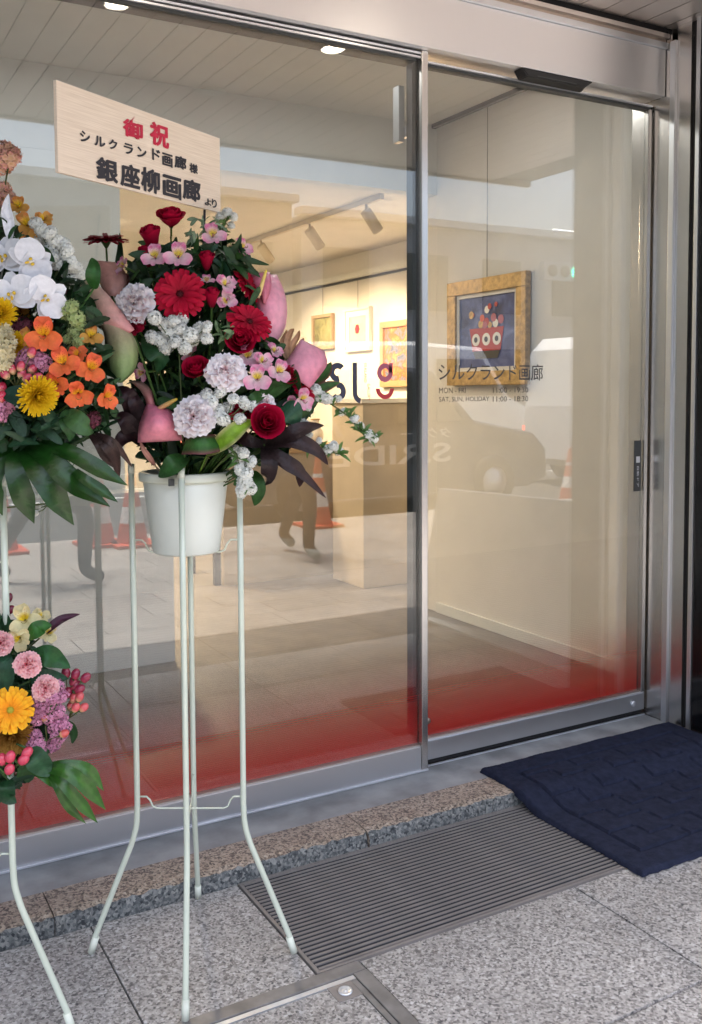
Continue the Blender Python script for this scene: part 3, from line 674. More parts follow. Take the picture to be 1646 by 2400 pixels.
def car(name, label, x0, L, yc, z0, paint, prof, Wd, cat, glasses, text=None):
    """side profile (x fraction, height) swept across the width with tumblehome"""
    c = thing(name, label, cat, (x0+L/2, yc, z0))
    o = V(c.location); rings = []
    for t in (-1, -.97, -.88, 0, .88, .97, 1):
        k = {1: .90, .97: .965, .88: 1, 0: 1}[abs(t)]
        rings.append([V((x0+L*(.5+(px_-.5)*(1-.02*(1-k)/.1)), yc+Wd/2*t*(1 if h < .95 else .86), z0+.22+(h-.22)*(k if h > .5 else 1)))-o for px_, h in prof])
    vs, fs = loft(rings); link('body', mesh('body', vs, fs, paint, False), c)
    for s_ in (-1, 1):
        for nm, pts in glasses:
            link(nm, mesh(nm, [V((x0+L*a, yc+s_*(Wd/2*(.955 if h < 1.05 else .875)+.012), z0+h))-o for a, h in pts], [tuple(range(len(pts)))], 'carglass'), c)
        for wx in (.19, .80): wheel(c, x0+L*wx, yc+s_*(Wd/2-.08), z0+.325, s_)
        link('headlight', mesh('headlight', [V(p) for p in boxv(-.03, .03, -.14, .14, -.06, .06)], BOXF, 'alu_light'), c, Matrix.Translation(V((x0+L*.995, yc+s_*(Wd/2-.28), z0+.68))-o))
        link('tail_light', mesh('tail_light', [V(p) for p in boxv(-.03, .03, -.10, .10, -.09, .09)], BOXF, 'tail'), c, Matrix.Translation(V((x0+L*.006, yc+s_*(Wd/2-.22), z0+.80))-o))
    return c
TP = [(.0, .35), (.005, .75), (.02, .98), (.10, 1.02), (.21, 1.42), (.30, 1.68), (.50, 1.74), (.62, 1.68), (.76, 1.08), (.95, .92), (.995, .72), (1, .35), (.93, .24), (.07, .24)]
tx = car('taxi', 'black taxi with white door lettering parked at the kerb, mirrored', 3.9, 4.4, -4.75, -.13, 'taxi', TP, 1.72, 'taxi',
         [('side_window', [(.23, 1.06), (.30, 1.56), (.47, 1.62), (.47, 1.06)]), ('side_window', [(.485, 1.06), (.485, 1.62), (.60, 1.58), (.71, 1.08)])])
yT = -4.75+.86+.006
M['taxi_letter'] = plain('taxi_lettering', (.55, .55, .55), .5)
prints('lettering', [word('S.RIDE', V((0, yT, 0)), V((-1, 0, 0)), V((0, 0, 1)), -6.75, -5.05, .47, .70), word('タクシー', V((0, yT, 0)), V((-1, 0, 0)), V((0, 0, 1)), -6.75, -6.0, .76, .88)], 'taxi_letter', tx)
lathe('roof_lamp', [(.0001, .0), (.14, 0), (.14, .10), (.10, .15), (.0001, .15)], 'white', tx, 16, V((6.1, -4.75, 1.60))-V(tx.location))
VP_ = [(.0, .4), (.0, 1.2), (.02, 2.05), (.06, 2.24), (.55, 2.30), (.80, 2.22), (.90, 1.35), (.985, 1.1), (1, .5), (.95, .28), (.05, .28)]
car('white_van', 'tall white van on the road mirrored in the door pane', 9.9, 5.2, -5.4, -.13, 'vanw', VP_, 1.9, 'van', [('side_window', [(.06, 1.35), (.06, 1.95), (.36, 1.98), (.36, 1.35)]), ('side_window', [(.60, 1.35), (.60, 2.0), (.79, 2.0), (.87, 1.35)])])
car('white_truck', 'low white truck behind the taxi mirrored in the glass', 6.0, 6.0, -9.2, -.13, 'vanw', VP_, 2.1, 'truck', [('side_window', [(.62, 1.35), (.62, 2.0), (.79, 2.0), (.87, 1.35)])])
car('grey_sedan', 'dark grey sedan on the far lane mirrored at left', -2.2, 4.4, -8.9, -.13, 'taxi', [(a, b*.86) for a, b in TP], 1.72, 'car', [('side_window', [(.23, .94), (.30, 1.32), (.47, 1.38), (.47, .94)]), ('side_window', [(.485, .94), (.485, 1.38), (.60, 1.34), (.71, .96)])])

# buildings over the road
M['ob1'] = plain('far_render_warm', (.42, .38, .34), .8, var=.06, vscale=.4)
M['ob2'] = plain('far_render_grey', (.46, .47, .49), .8, var=.06, vscale=.4)
def building(name, label, x0, x1, h, wall, ledge=True, nw=6, fl=2):
    b = thing(name, label, 'building', ((x0+x1)/2, -21, -.13))
    box('wall', x0, x1, -32, -20, -.13, h, wall, b)
    if ledge: box('parapet', x0-.1, x1+.1, -20.25, -19.7, h, h+.22, 'white', b)
    wm = mesh('window', boxv(-.8, .8, -.05, .05, -.9, .9), BOXF, 'carglass')
    for f in range(fl):
        for i in range(nw):
            link('window', wm, b, Matrix.Translation(V((x0+(x1-x0)*(i+.5)/nw, -19.96, 1.8+3.0*f))-V(b.location)))
    return b
building('shop_building', 'low shop building over the road with white parapet, mirrored', -14, 12.9, 6.9, 'ob1', nw=9)
building('far_building', 'grey low building over the road mirrored in the door pane', 13.2, 44, 6.6, 'ob2', nw=10)
building('side_building', 'warm grey low building at the left end over the road', -44, -14.3, 7.4, 'ob1', nw=10)
ts = thing('traffic_signal', 'horizontal traffic signal showing green, mirrored high in the door pane', 'traffic signal', (19.7, -15, -.13))
tube('pole', [(22.5, -15, -.13), (22.5, -15, 5.6), (22.2, -15, 5.75), (18.6, -15, 5.75)], .08, 'alu', ts, 10)
link('housing', mesh('housing', [V(p)-V(ts.location) for p in boxv(18.2, 19.7, -15.1, -14.9, 4.40, 4.90)], BOXF, 'alu'), ts)
for k, m_ in enumerate(('green_lamp', 'darkseal', 'darkseal')):
    l_ = lathe('signal_lens', [(.0001, .02), (.17, .02), (.17, 0)], m_, ts, 20); l_.matrix_basis = Matrix.Translation(V((19.43-.47*k, -14.88, 4.65))-V(ts.location)) @ Matrix.Rotation(R(-90), 4, 'X')

# pedestrians walking past (mirrored)
def person(label, x, y, head, stride, trousers, shirt, shoe, s=1.0):
    """walking figure: one skinned body, clothes coloured by height"""
    p = thing('person', label, 'person', (x, y, 0), 'pedestrians mirrored in the glass')
    d = V((math.cos(head), math.sin(head), 0)); l = V((-d.y, d.x, 0)); u = V((0, 0, 1))
    def P(f, sd, z): return (d*f+l*sd+u*z)*s
    vs = [P(0, 0, .95), P(-.01, 0, 1.12), P(0, 0, 1.30), P(.01, 0, 1.45), P(.02, 0, 1.53), P(.04, 0, 1.64), P(.045, 0, 1.74),
          P(.02, .09, .90), P(stride*.45+.05, .09, .50), P(stride*.5, .09, .10), P(stride*.5+.14, .10, .045),
          P(-.02, -.09, .90), P(-stride*.25+.05, -.09, .50), P(-stride*.55, -.09, .13), P(-stride*.55+.13, -.10, .05),
          P(0, .18, 1.42), P(-.12, .22, 1.15), P(-.05, .23, .92), P(-.02, .235, .84), P(0, -.18, 1.42), P(.10, -.22, 1.15), P(.26, -.22, .98), P(.32, -.215, .93)]
    ed = [(0, 1), (1, 2), (2, 3), (3, 4), (4, 5), (5, 6), (0, 7), (7, 8), (8, 9), (9, 10), (0, 11), (11, 12), (12, 13), (13, 14), (3, 15), (15, 16), (16, 17), (17, 18), (3, 19), (19, 20), (20, 21), (21, 22)]
    rad = [.15, .145, .155, .13, .055, .095, .075, .095, .065, .048, .045, .095, .065, .048, .045, .06, .045, .033, .032, .06, .045, .033, .032]
    me = bpy.data.meshes.new('body'); me.from_pydata(vs, ed, [])
    o = link('body', me, p); sk = o.modifiers.new('skin', 'SKIN'); sk.use_smooth_shade = True
    for i, r_ in enumerate(rad): me.skin_vertices[0].data[i].radius = (r_*s, r_*s)
    me.skin_vertices[0].data[0].use_root = True
    sub = o.modifiers.new('sub', 'SUBSURF'); sub.levels = sub.render_levels = 2
    m, nt, b = new_mat('clothes'); t = N(nt, 'TexCoord'); sp = N(nt, 'SeparateXYZ'); nt.links.new(t.outputs['Object'], sp.inputs[0])
    mr = N(nt, 'MapRange'); mr.inputs[2].default_value = 1.8*s; nt.links.new(sp.outputs[2], mr.inputs[0])
    rp = ramp(nt, [(0, shoe), (.055, trousers), (.52, shirt), (.80, (.45, .28, .2)), (.93, (.02, .015, .01))], 'CONSTANT'); nt.links.new(mr.outputs[0], rp.inputs[0]); nt.links.new(rp.outputs[0], b.inputs['Base Color']); b.inputs['Roughness'].default_value = .8
    me.materials.append(m)
    hair = lathe('hair', [(.0001, .10), (.05, .09), (.085, .05), (.098, 0), (.09, -.05), (.07, -.07)], 'dark', p, 16, P(.02, 0, 1.70))
person('pedestrian in dark trousers and pale sneakers mirrored right of the white bucket', 3.43, -1.55, R(78), .52, (.015, .016, .022), (.05, .05, .07), (.35, .42, .42))
person('pedestrian in grey trousers mid stride mirrored below the monstera leaf', 1.38, -1.45, R(20), .62, (.06, .06, .065), (.10, .09, .09), (.03, .03, .03))

# ================================================================== FLOWER STANDS
AX = V((.756, 2.014, 0)); D0 = AX.dot(FW) + (0-CAM.z)*0        # axis of the middle stand and its depth from the camera
D0 = (AX-V((0, 0, 0))).dot(V((FW.x, FW.y, 0)))+.06
DIRS = [V((.2085, -.1165, 0)).normalized(), V((-.2085, .1165, 0)).normalized(), V((-.1001, -.2185, 0)).normalized(), V((.1001, .2185, 0)).normalized()]
def stand(ax, label, ztop=1.155, rv=.124, rf=.2395, zb=.31, tiers=(.955,)):
    s = thing('flower_stand', label, 'flower stand', (ax.x, ax.y, 0), 'mint green flower stands')
    for d in DIRS:
        pts = [d*rv+V((0, 0, ztop)), d*rv+V((0, 0, .8)), d*rv+V((0, 0, zb+.05)), d*(rv+.003)+V((0, 0, zb)), d*(rv+.015)+V((0, 0, zb-.045)), d*(rf-.012)+V((0, 0, .045)), d*rf+V((0, 0, .004))]
        pts = [pts[0], pts[1]]+catmull(pts[2:5], 5)+pts[5:]
        lg = link('leg', mesh('leg', *tube_data(pts, .0068, 12), 'mint', True), s)
        link('foot_cap', mesh('foot_cap', *tube_data([d*(rf-.012)+V((0, 0, .040)), d*rf+V((0, 0, .0015))], .0084, 12), 'rim', True), lg)
        link('top_cap', mesh('top_cap', *tube_data([d*rv+V((0, 0, ztop-.02)), d*rv+V((0, 0, ztop+.002))], .0074, 12), 'rim', True), lg)
    for z in tiers+(.352,):
        for a, b in ((0, 1), (2, 3)):
            da, db = DIRS[a], DIRS[b]; w_ = .0022
            k = .002 if a else 0
            pts = [da*(rv-.006)+V((0, 0, z+.026+k)), da*(rv-.022)+V((0, 0, z+.026+k)), da*(rv-.030)+V((0, 0, z+.018+k)), da*(rv-.036)+V((0, 0, z+.003+k)), da*(rv-.046)+V((0, 0, z-.002+k)),
                   db*(rv-.046)+V((0, 0, z-.002+k)), db*(rv-.036)+V((0, 0, z+.003+k)), db*(rv-.030)+V((0, 0, z+.018+k)), db*(rv-.022)+V((0, 0, z+.026+k)), db*(rv-.006)+V((0, 0, z+.026+k))]
            link('cross_wire', mesh('cross_wire', *tube_data(pts, w_, 8), 'mint', True), s)
    return s
stand(AX, 'mint green tubular flower stand holding the white bucket')
AX2 = V((.232, 1.998, 0))
stand(AX2, 'mint green flower stand cut off by the left edge of the picture', tiers=(.955, .60))
def bucket(ax, zb, label, r0=.0765, r1=.099, h=.185):
    b = thing('bucket', label, 'bucket', (ax.x, ax.y, zb))
    lathe('body', [(.0001, .004), (r0-.004, 0), (r0, .004), (r0+(r1-r0)*.5, h*.5), (r1-.002, h-.016), (r1-.006, h-.012), (r1-.008, h-.03), (r0-.004, .01), (.0001, .01)], 'bucket', b, 48)
    lathe('rim', [(r1-.0025, h-.020), (r1+.005, h-.020), (r1+.0065, h-.016), (r1+.0065, h-.003), (r1+.003, h), (r1-.004, h), (r1-.006, h-.012)], 'rim', b, 48)
    for s_ in (DIRS[2],):
        link('handle_lug', mesh('handle_lug', [V(p) for p in boxv(-.006, .006, -.003, .003, -.011, .004)], BOXF, 'darkseal'), b, Matrix.Translation(s_*(r1+.0095)+V((-.022, .006, h-.012))))
    return b
bucket(AX, .955, 'white plastic bucket under the red and pink flowers in the middle stand')
bucket(AX2, .955, 'white bucket of the upper left flowers, hidden behind the monstera leaf')
bucket(AX2, .60, 'white bucket of the lower left flowers', h=.13)

# ------------------------------------------------------------------ flower building blocks: unit diameter 1, facing +Z
GRN = (.045, .10, .022); DGRN = (.018, .055, .018); STEM = (.07, .15, .03)
def lerp(a, b, t): return tuple(x+(y-x)*t for x, y in zip(a, b))
def petal(L, W, prof, colf, r0=.03, tilt=10, curl=-10, cup=.15, nu=5, nv=4, wav=0, mat='petal', rnd=None, z0=0):
    vs = []; fs = []; cs = []; x, z = r0, z0
    for i in range(nu+1):
        s = i/nu; a = R(tilt+curl*s)
        if i: x += L/nu*math.cos(a); z += L/nu*math.sin(a)
        w_ = W*prof(s)/2
        for j in range(nv+1):
            t = -1+2*j/nv
            dz = cup*w_*t*t*2+(wav*math.sin(t*5+s*7)*s if wav else 0)
            vs.append((x-dz*math.sin(a), t*w_, z+dz*math.cos(a))); cs.append(colf(s, abs(t)))
    for i in range(nu):
        for j in range(nv): q = i*(nv+1)+j; fs.append((q, q+1, q+nv+2, q+nv+1))
    return mesh('petal', vs, fs, mat, True, cs)
def join(parts):
    vs = []; fs = []; cs = []
    for v, f, c in parts:
        n = len(vs); vs += v; fs += [tuple(i+n for i in t) for t in f]; cs += c
    return vs, fs, cs
def rot(a, axis='Z'): return Matrix.Rotation(R(a), 4, axis)
def sphere(c, r, n=8, m=6, col=(1, 1, 1), sc=(1, 1, 1), axis=None):
    vs = []; fs = []; c = V(c)
    for i in range(m+1):
        th = math.pi*i/m
        for k in range(n):
            ph = 2*math.pi*k/n; p = V((math.sin(th)*math.cos(ph)*sc[0], math.sin(th)*math.sin(ph)*sc[1], math.cos(th)*sc[2]))*r
            vs.append(c+(axis @ p if axis else p))
    for i in range(m):
        for k in range(n): fs.append((i*n+k, i*n+(k+1) % n, (i+1)*n+(k+1) % n, (i+1)*n+k))
    return vs, fs, [col]*len(vs)
def conev(r0, z0, r1, z1, n=10, col=GRN):
    vs = []; 
    for r_, z in ((r0, z0), (r1, z1)):
        for k in range(n): a = 2*math.pi*k/n; vs.append(V((r_*math.cos(a), r_*math.sin(a), z)))
    return vs, [(k, (k+1) % n, n+(k+1) % n, n+k) for k in range(n)]+[tuple(range(n-1, -1, -1))], [col]*len(vs)
KIND = {}
def jm(name, parts, mat): v, f, c = join(parts); return mesh(name, v, f, mat, True, c)
pw = lambda a, b: (lambda s: max(.04, math.sin(math.pi*min(1, s**a*.98+.02))**b))
# red gerbera ------------------------------------------------
def gerbera(key, c0, c1, ce, n1=22, n2=18, notch=False):
    tipp = lambda s: .45+.55*math.sin(math.pi*(.12+.72*s)) if s < .93 else .55
    colf = lambda s, t: lerp(c0, c1, min(1, s*1.1))
    o1 = [petal(.42, .135, tipp, colf, .07, 6+3*k, -12-6*k, .10+.1*k, 5, 2) for k in range(3)]
    o2 = [petal(.33, .115, tipp, lambda s, t: lerp(lerp(c0, c1, .2), c1, s), .06, 20+4*k, -16, .2, 5, 2, z0=.015) for k in range(3)]
    rnd = random.Random(len(key)); parts = []
    for i in range(n1): parts.append(('petal', o1[i % 3], rot(360*i/n1+rnd.uniform(-4, 4)) @ rot(rnd.uniform(-4, 4), 'Y')))
    for i in range(n2): parts.append(('petal', o2[i % 3], rot(360*i/n2+rnd.uniform(-5, 5)+7) @ rot(rnd.uniform(-6, 4), 'Y')))
    d = [sphere((0, 0, .02), .075, 14, 8, ce[0], (1, 1, .55))]
    for i in range(46):
        a = i*2.39996; r_ = .125*math.sqrt((i+4)/50); d.append(sphere((r_*math.cos(a), r_*math.sin(a), .055-.25*r_), .011, 5, 3, lerp(ce[0], ce[1], r_/.125), (1, 1, 2.2)))
    parts.append(('disc', jm('disc', d, 'petal'), Matrix()))
    parts.append(('calyx', jm('calyx', [conev(.03, -.14, .11, -.01, 14, GRN), conev(.11, -.01, .02, .0, 14, GRN)], 'leaf'), Matrix()))
    KIND[key] = parts
gerbera('gerbera_red', (.26, .002, .016), (.52, .003, .034), ((.05, .002, .005), (.30, .01, .02)))
gerbera('gerbera_dark', (.10, .002, .008), (.22, .003, .016), ((.04, .002, .005), (.12, .01, .01)))
gerbera('gerbera_orange', (.85, .22, .01), (.95, .50, .02), ((.45, .42, .05), (.75, .55, .03)), 24, 20)
# rose ------------------------------------------------
def rose(key, c0, c1, bud=False):
    parts = []; rnd = random.Random(4)
    rings = [(3, .03, .10, .62, .0, 75), (3, .05, .17, .64, .0, 70), (4, .07, .25, .63, .015, 60), (5, .09, .34, .58, .05, 50), (5, .10, .43, .50, .12, 46)]
    if bud: rings = [(3, .03, .09, .85, 0, 75), (3, .05, .17, .88, .0, 70), (4, .07, .24, .84, .03, 60), (4, .09, .30, .78, .09, 55)]
    for k, (n, rb, rt_, h, fl, wa) in enumerate(rings):
        vs = []; fs = []; cs = []; nu, nv = 5, 5
        for i in range(nu+1):
            s = i/nu
            for j in range(nv+1):
                t = -1+2*j/nv; a = R(wa)*t
                rr = rb+(rt_-rb)*math.sin(s*math.pi*.5)**.8+fl*max(0, s-.6)**1.3*3*(1-.3*t*t)+.012*t
                z = h*s*(1-.16*t*t*s)-.30-(.10*fl/.12*max(0, s-.7) if fl > .04 else 0)
                vs.append((rr*math.cos(a), rr*math.sin(a), z)); cs.append(lerp(c0, c1, s*.9+.1*abs(t)))
        for i in range(nu):
            for j in range(nv): q = i*(nv+1)+j; fs.append((q, q+1, q+nv+2, q+nv+1))
        me = mesh('petal', vs, fs, 'petal', True, cs)
        for i in range(n): parts.append(('petal', me, rot(360*i/n+k*37+rnd.uniform(-9, 9)) @ rot(rnd.uniform(-4, 4), 'Y')))
    parts.append(('calyx', jm('calyx', [conev(.025, -.42, .10, -.31, 10, GRN), conev(.10, -.31, .04, -.27, 10, GRN)], 'leaf'), Matrix()))
    sp = petal(.34, .11, pw(.6, 1), lambda s, t: lerp(GRN, (.10, .17, .05), s), .08, 62, 30 if not bud else 20, .2, 4, 2, mat='leaf', z0=-.32)
    for i in range(5): parts.append(('sepal', sp, rot(72*i+20)))
    KIND[key] = parts
rose('rose_red', (.18, .002, .018), (.50, .003, .042)); rose('rose_bud', (.18, .002, .018), (.46, .003, .04), True)
# carnation ------------------------------------------------
def carnation(key, c0, c1, edge):
    rnd = random.Random(len(key)*7); ps = []; n = 24
    for k in range(n):
        f = (k+.5)/n; az = k*137.5+rnd.uniform(-14, 14); tilt = 78-80*f**.8; L = .20+.27*f
        vs = []; fs = []; cs = []; nu, nv = 4, 16; ph = rnd.uniform(0, 6); fq = rnd.uniform(7, 10); am = rnd.uniform(.05, .085)
        mtx = rot(az) @ Matrix.Translation((.01+.05*f, 0, .17*(1-f)-.04)) @ rot(-tilt+rnd.uniform(-10, 10), 'Y')
        for i in range(nu+1):
            s = (i/nu)**.8
            for j in range(nv+1):
                t = -1+2*j/nv; a = R(62)*t*(.45+.55*s)
                rr = L*s*(1-.08*t*t)*(1+((.035 if j % 2 else -.035)+rnd.uniform(-.025, .025) if i == nu else 0))
                p = V((rr*math.cos(a), rr*math.sin(a), am*s*s*math.sin(t*fq+ph)+.03*s*s*math.sin(t*fq*2.3+ph*2)))
                vs.append(mtx @ p); cs.append(lerp(lerp(c0, c1, min(1, s*1.2)), edge, max(0, s-.6)/.4))
        for i in range(nu):
            for j in range(nv): q = i*(nv+1)+j; fs.append((q, q+1, q+nv+2, q+nv+1))
        ps.append((vs, fs, cs))
    KIND[key] = [('bloom', jm('bloom', ps, 'petal'), Matrix()), ('calyx', jm('calyx', [conev(.05, -.34, .085, -.05, 12, (.10, .17, .07)), conev(.085, -.05, .10, .0, 12, (.10, .17, .07))], 'leaf'), Matrix())]
carnation('carnation_pale', (.90, .58, .62), (.95, .82, .84), (.97, .94, .95))
carnation('carnation_pink', (.74, .10, .16), (.86, .30, .34), (.90, .58, .58))
carnation('carnation_red', (.14, .002, .015), (.30, .004, .028), (.34, .01, .035))
# alstroemeria ------------------------------------------------
def alstro(key, outer, mid, tip, throat, fleck, side=False):
    oc = lambda s, t: lerp(lerp(outer, mid, min(1, s*2)), tip, max(0, s-.55)/.45*(.5+.5*(1-t)))
    ic = lambda s, t: lerp(throat, mid, min(1, max(0, s-.38)/.25)) if s < .8 else tip
    wide = lambda s: .20+.80*math.sin(math.pi*min(1, .06+.74*s))**.9 if s < .95 else .62
    nar = lambda s: .20+.80*math.sin(math.pi*min(1, .05+.80*s))
    o = petal(.50, .50, wide, oc, .03, 40, -36, .16, 7, 6, .018)
    i1 = petal(.46, .22, nar, ic, .03, 58, -44, .25, 6, 3, z0=.01); i2 = petal(.44, .24, nar, oc, .03, 48, -40, .2, 6, 3, .01)
    P = [('petal', o, rot(a)) for a in (90, 210, 330)]+[('petal', i1, rot(62)), ('petal', i1, rot(118)), ('petal', i2, rot(270))]
    st_ = []
    for k in range(6):
        a = R(200+k*28); v, f = tube_data([(.01*math.cos(a), .01*math.sin(a), 0), (.04*math.cos(a), .04*math.sin(a), .18), (.09*math.cos(a), .09*math.sin(a)-.02, .30)], .007, 5); st_.append((v, f, [tip]*len(v)))
        st_.append(sphere((.09*math.cos(a), .09*math.sin(a)-.02, .31), .018, 5, 3, (.25, .20, .05), (1, 1, 1.6)))
    P.append(('stamens', jm('stamens', st_, 'petal'), Matrix()))
    fl_ = []
    for a_ in (62, 118):
        for k in range(7):
            s_ = .10+.035*k; m_ = rot(a_+(-6 if k % 2 else 6)); fl_.append(([m_ @ V((s_*.95+x*.016, y*.005, s_*.95*.98+.035)) for x, y in ((-1, -1), (1, -1), (1, 1), (-1, 1))], [(0, 1, 2, 3)], [fleck]*4))
    P.append(('flecks', jm('flecks', fl_, 'petal'), Matrix()))
    P.append(('throat', jm('throat', [conev(.022, -.13, .05, .02, 8, GRN)], 'leaf'), Matrix()))
    KIND[key] = P
alstro('alstro_pink', (.84, .74, .72), (.82, .52, .60), (.74, .20, .38), (.82, .66, .10), (.30, .14, .03))
alstro('alstro_orange', (.86, .24, .07), (.88, .20, .06), (.84, .13, .06), (.85, .45, .02), (.40, .02, .01))
alstro('alstro_cream', (.72, .66, .34), (.74, .68, .40), (.70, .58, .30), (.82, .62, .04), (.34, .02, .02))
alstro('alstro_yellow', (.62, .34, .06), (.66, .36, .08), (.60, .22, .06), (.80, .55, .02), (.34, .05, .02))
# moth orchid ------------------------------------------------
W1 = (.86, .86, .88); W2 = (.80, .80, .83)
rnd_p = lambda s: math.sin(math.pi*min(1, .10+.86*s**.8))**.6
KIND['orchid'] = [('petal', petal(.50, .62, rnd_p, lambda s, t: lerp(W2, W1, s), .01, 14, -16, .10, 7, 6, .008, 'white_petal'), rot(a)) for a in (6, 174)] + \
    [('sepal', petal(.48, .36, rnd_p, lambda s, t: lerp(W2, W1, s), .01, 4, -8, .10, 6, 4, .005, 'white_petal', z0=-.02), rot(a)) for a in (90, 222, 318)] + \
    [('lip', jm('lip', [sphere((0, -.04, .06), .05, 8, 6, (.85, .80, .70), (1, 1.5, .8)), sphere((-.055, -.02, .09), .034, 7, 5, (.80, .55, .06), (1, 1.2, 1.2)), sphere((.055, -.02, .09), .034, 7, 5, (.80, .55, .06), (1, 1.2, 1.2)), sphere((0, -.12, .11), .035, 7, 5, (.80, .52, .05), (.8, 1.6, .6)), sphere((0, .03, .07), .03, 7, 5, (.88, .86, .88))], 'petal'), Matrix())]
# pompon chrysanthemum ------------------------------------------------
def mum(key, c0, c1, rows=9, wide=.062):
    ps = []; rnd = random.Random(9)
    for r_ in range(rows):
        n = 10+r_*5; tl = 80-88*r_/(rows-1)
        for k in range(n):
            me = (math.cos(R(tl)), math.sin(R(tl))); L = .30+.16*r_/(rows-1); az = 360*k/n+r_*13+rnd.uniform(-6, 6)
            vs = []; cs = []; m_ = rot(az) @ Matrix.Translation((.03+.03*r_/rows, 0, .02)) @ rot(-tl+rnd.uniform(-9, 9), 'Y')
            for i in range(4):
                s = i/3; w_ = wide*(.5, 1, 1, .45)[i]/1
                for t in (-1, 1): vs.append(m_ @ V((L*s, t*w_/2, .12*s*s+.012))); cs.append(lerp(c0, c1, s))
            ps.append((vs, [(2*i, 2*i+1, 2*i+3, 2*i+2) for i in range(3)], cs))
    KIND[key] = [('bloom', jm('bloom', ps, 'petal'), Matrix()), ('calyx', jm('calyx', [conev(.03, -.14, .14, -.02, 12, GRN), conev(.14, -.02, .02, 0, 12, GRN)], 'leaf'), Matrix())]
mum('mum_yellow', (.55, .30, .01), (.88, .60, .015)); mum('mum_brown', (.22, .09, .01), (.45, .24, .05))
# small florets used for sprays ------------------------------------------------
def floret(c, nrm, r, col, ctr, rnd, n=5):
    q = V(nrm).to_track_quat('Z', 'Y').to_matrix(); c = V(c); vs = [c+q @ V((0, 0, -.15*r))]; cs = [ctr]; fs = []
    a0 = rnd.uniform(0, 6)
    for k in range(n*2):
        a = a0+math.pi*k/n; rr = r*(1 if k % 2 == 0 else .62); vs.append(c+q @ V((rr*math.cos(a), rr*math.sin(a), .35*r*(k % 2 == 0)))); cs.append(col)
    for k in range(n*2): fs.append((0, 1+k, 1+(k+1) % (n*2)))
    return vs, fs, cs
def puff(key, col, ctr, n, fr, mat='white_petal', sc=(1, 1, .8), dark=None):
    rnd = random.Random(len(key)*3+n); ps = []
    for k in range(n):
        z = 1-1.75*(k+.5)/n; a = k*2.39996; rr = math.sqrt(max(0, 1-z*z)); d = V((rr*math.cos(a), rr*math.sin(a), z))
        p = V((d.x*sc[0], d.y*sc[1], d.z*sc[2]))*.5*rnd.uniform(.82, 1.08)
        cc = lerp(col, dark, rnd.random()*.8) if dark else lerp(col, tuple(x*.85 for x in col), rnd.random())
        ps.append(floret(p, (d+V((rnd.uniform(-.4, .4), rnd.uniform(-.4, .4), rnd.uniform(-.2, .4)))).normalized(), fr*rnd.uniform(.8, 1.2), cc, ctr, rnd))
    ps.append(sphere((0, 0, 0), .30, 8, 6, lerp(ctr, GRN, .25), sc))
    return jm('blossom_cluster', ps, mat)
PUFF = {'white': puff('white', (.93, .94, .91), (.84, .86, .74), 74, .145), 'cream': puff('cream', (.78, .72, .50), (.60, .50, .25), 40, .2, dark=(.74, .62, .34)),
        'pink': puff('pinkst', (.76, .38, .52), (.56, .20, .34), 60, .13, 'petal', dark=(.60, .24, .40)), 'mauve': puff('mauve', (.26, .07, .11), (.14, .03, .05), 56, .14, 'petal', dark=(.16, .05, .07)),
        'green': puff('greenst', (.46, .52, .26), (.30, .40, .12), 40, .2, dark=(.34, .44, .16)), 'rosy': puff('rosyst', (.78, .36, .36), (.6, .36, .18), 44, .2, 'petal', dark=(.74, .52, .34))}

def frame(n, roll=0):
    n = V(n).normalized(); x = UP.cross(n)
    if x.length < .2: x = RT.copy()
    x = (x-n*x.dot(n)).normalized(); y = n.cross(x)
    m = Matrix((x, y, n)).transposed().to_4x4()
    return m @ rot(roll)
def face(a, b): return (-FW+RT*a+UP*b).normalized()
def stem_to(p, n, foot, L=.07, k=1.0, rad=.0024):
    p = V(p); foot = V(foot); d = (p-V(n)*L)
    mid = d*.45+foot*.55+V((0, 0, .02)); return catmull([p, p-V(n)*L*.5, d, mid, foot], 3)
def flower(name, kind, u, v, dpx, a, b, dd, label, cat, ax=AX, depth=None, roll=0, group=None, foot_z=1.06, stem=True, scol=STEM, srad=.0024):
    """u, v: where its heart appears; dpx: its width in view; dd: how far in front of the arrangement's axis"""
    D = (depth or D0)-dd; p = at(u, v, D); n = face(a, b); size = dpx*K/FPX*D
    e = bpy.data.objects.new(name, None); COL.objects.link(e); e.empty_display_size = .02
    m = Matrix.Translation(p) @ frame(n, roll) @ Matrix.Scale(size, 4)
    e.matrix_world = m
    for pn_, me, mx in KIND[kind]: link(pn_, me, e, mx)
    if stem:
        vs, fs = tube_data(stem_to(p-n*size*.12, n, (ax.x+random.uniform(-.04, .04), ax.y+random.uniform(-.04, .04), foot_z)), srad, 6); inv = m.inverted()
        link('stem', mesh('stem', [inv @ x for x in vs], fs, 'leaf', True, [scol]*len(vs)), e)
    return tag(e, label, cat, group)
def wpart(name, data, mat, parent, pm):
    vs, fs, cs = data; inv = pm.inverted(); return link(name, mesh(name, [inv @ V(x) for x in vs], fs, mat, True, cs), parent)
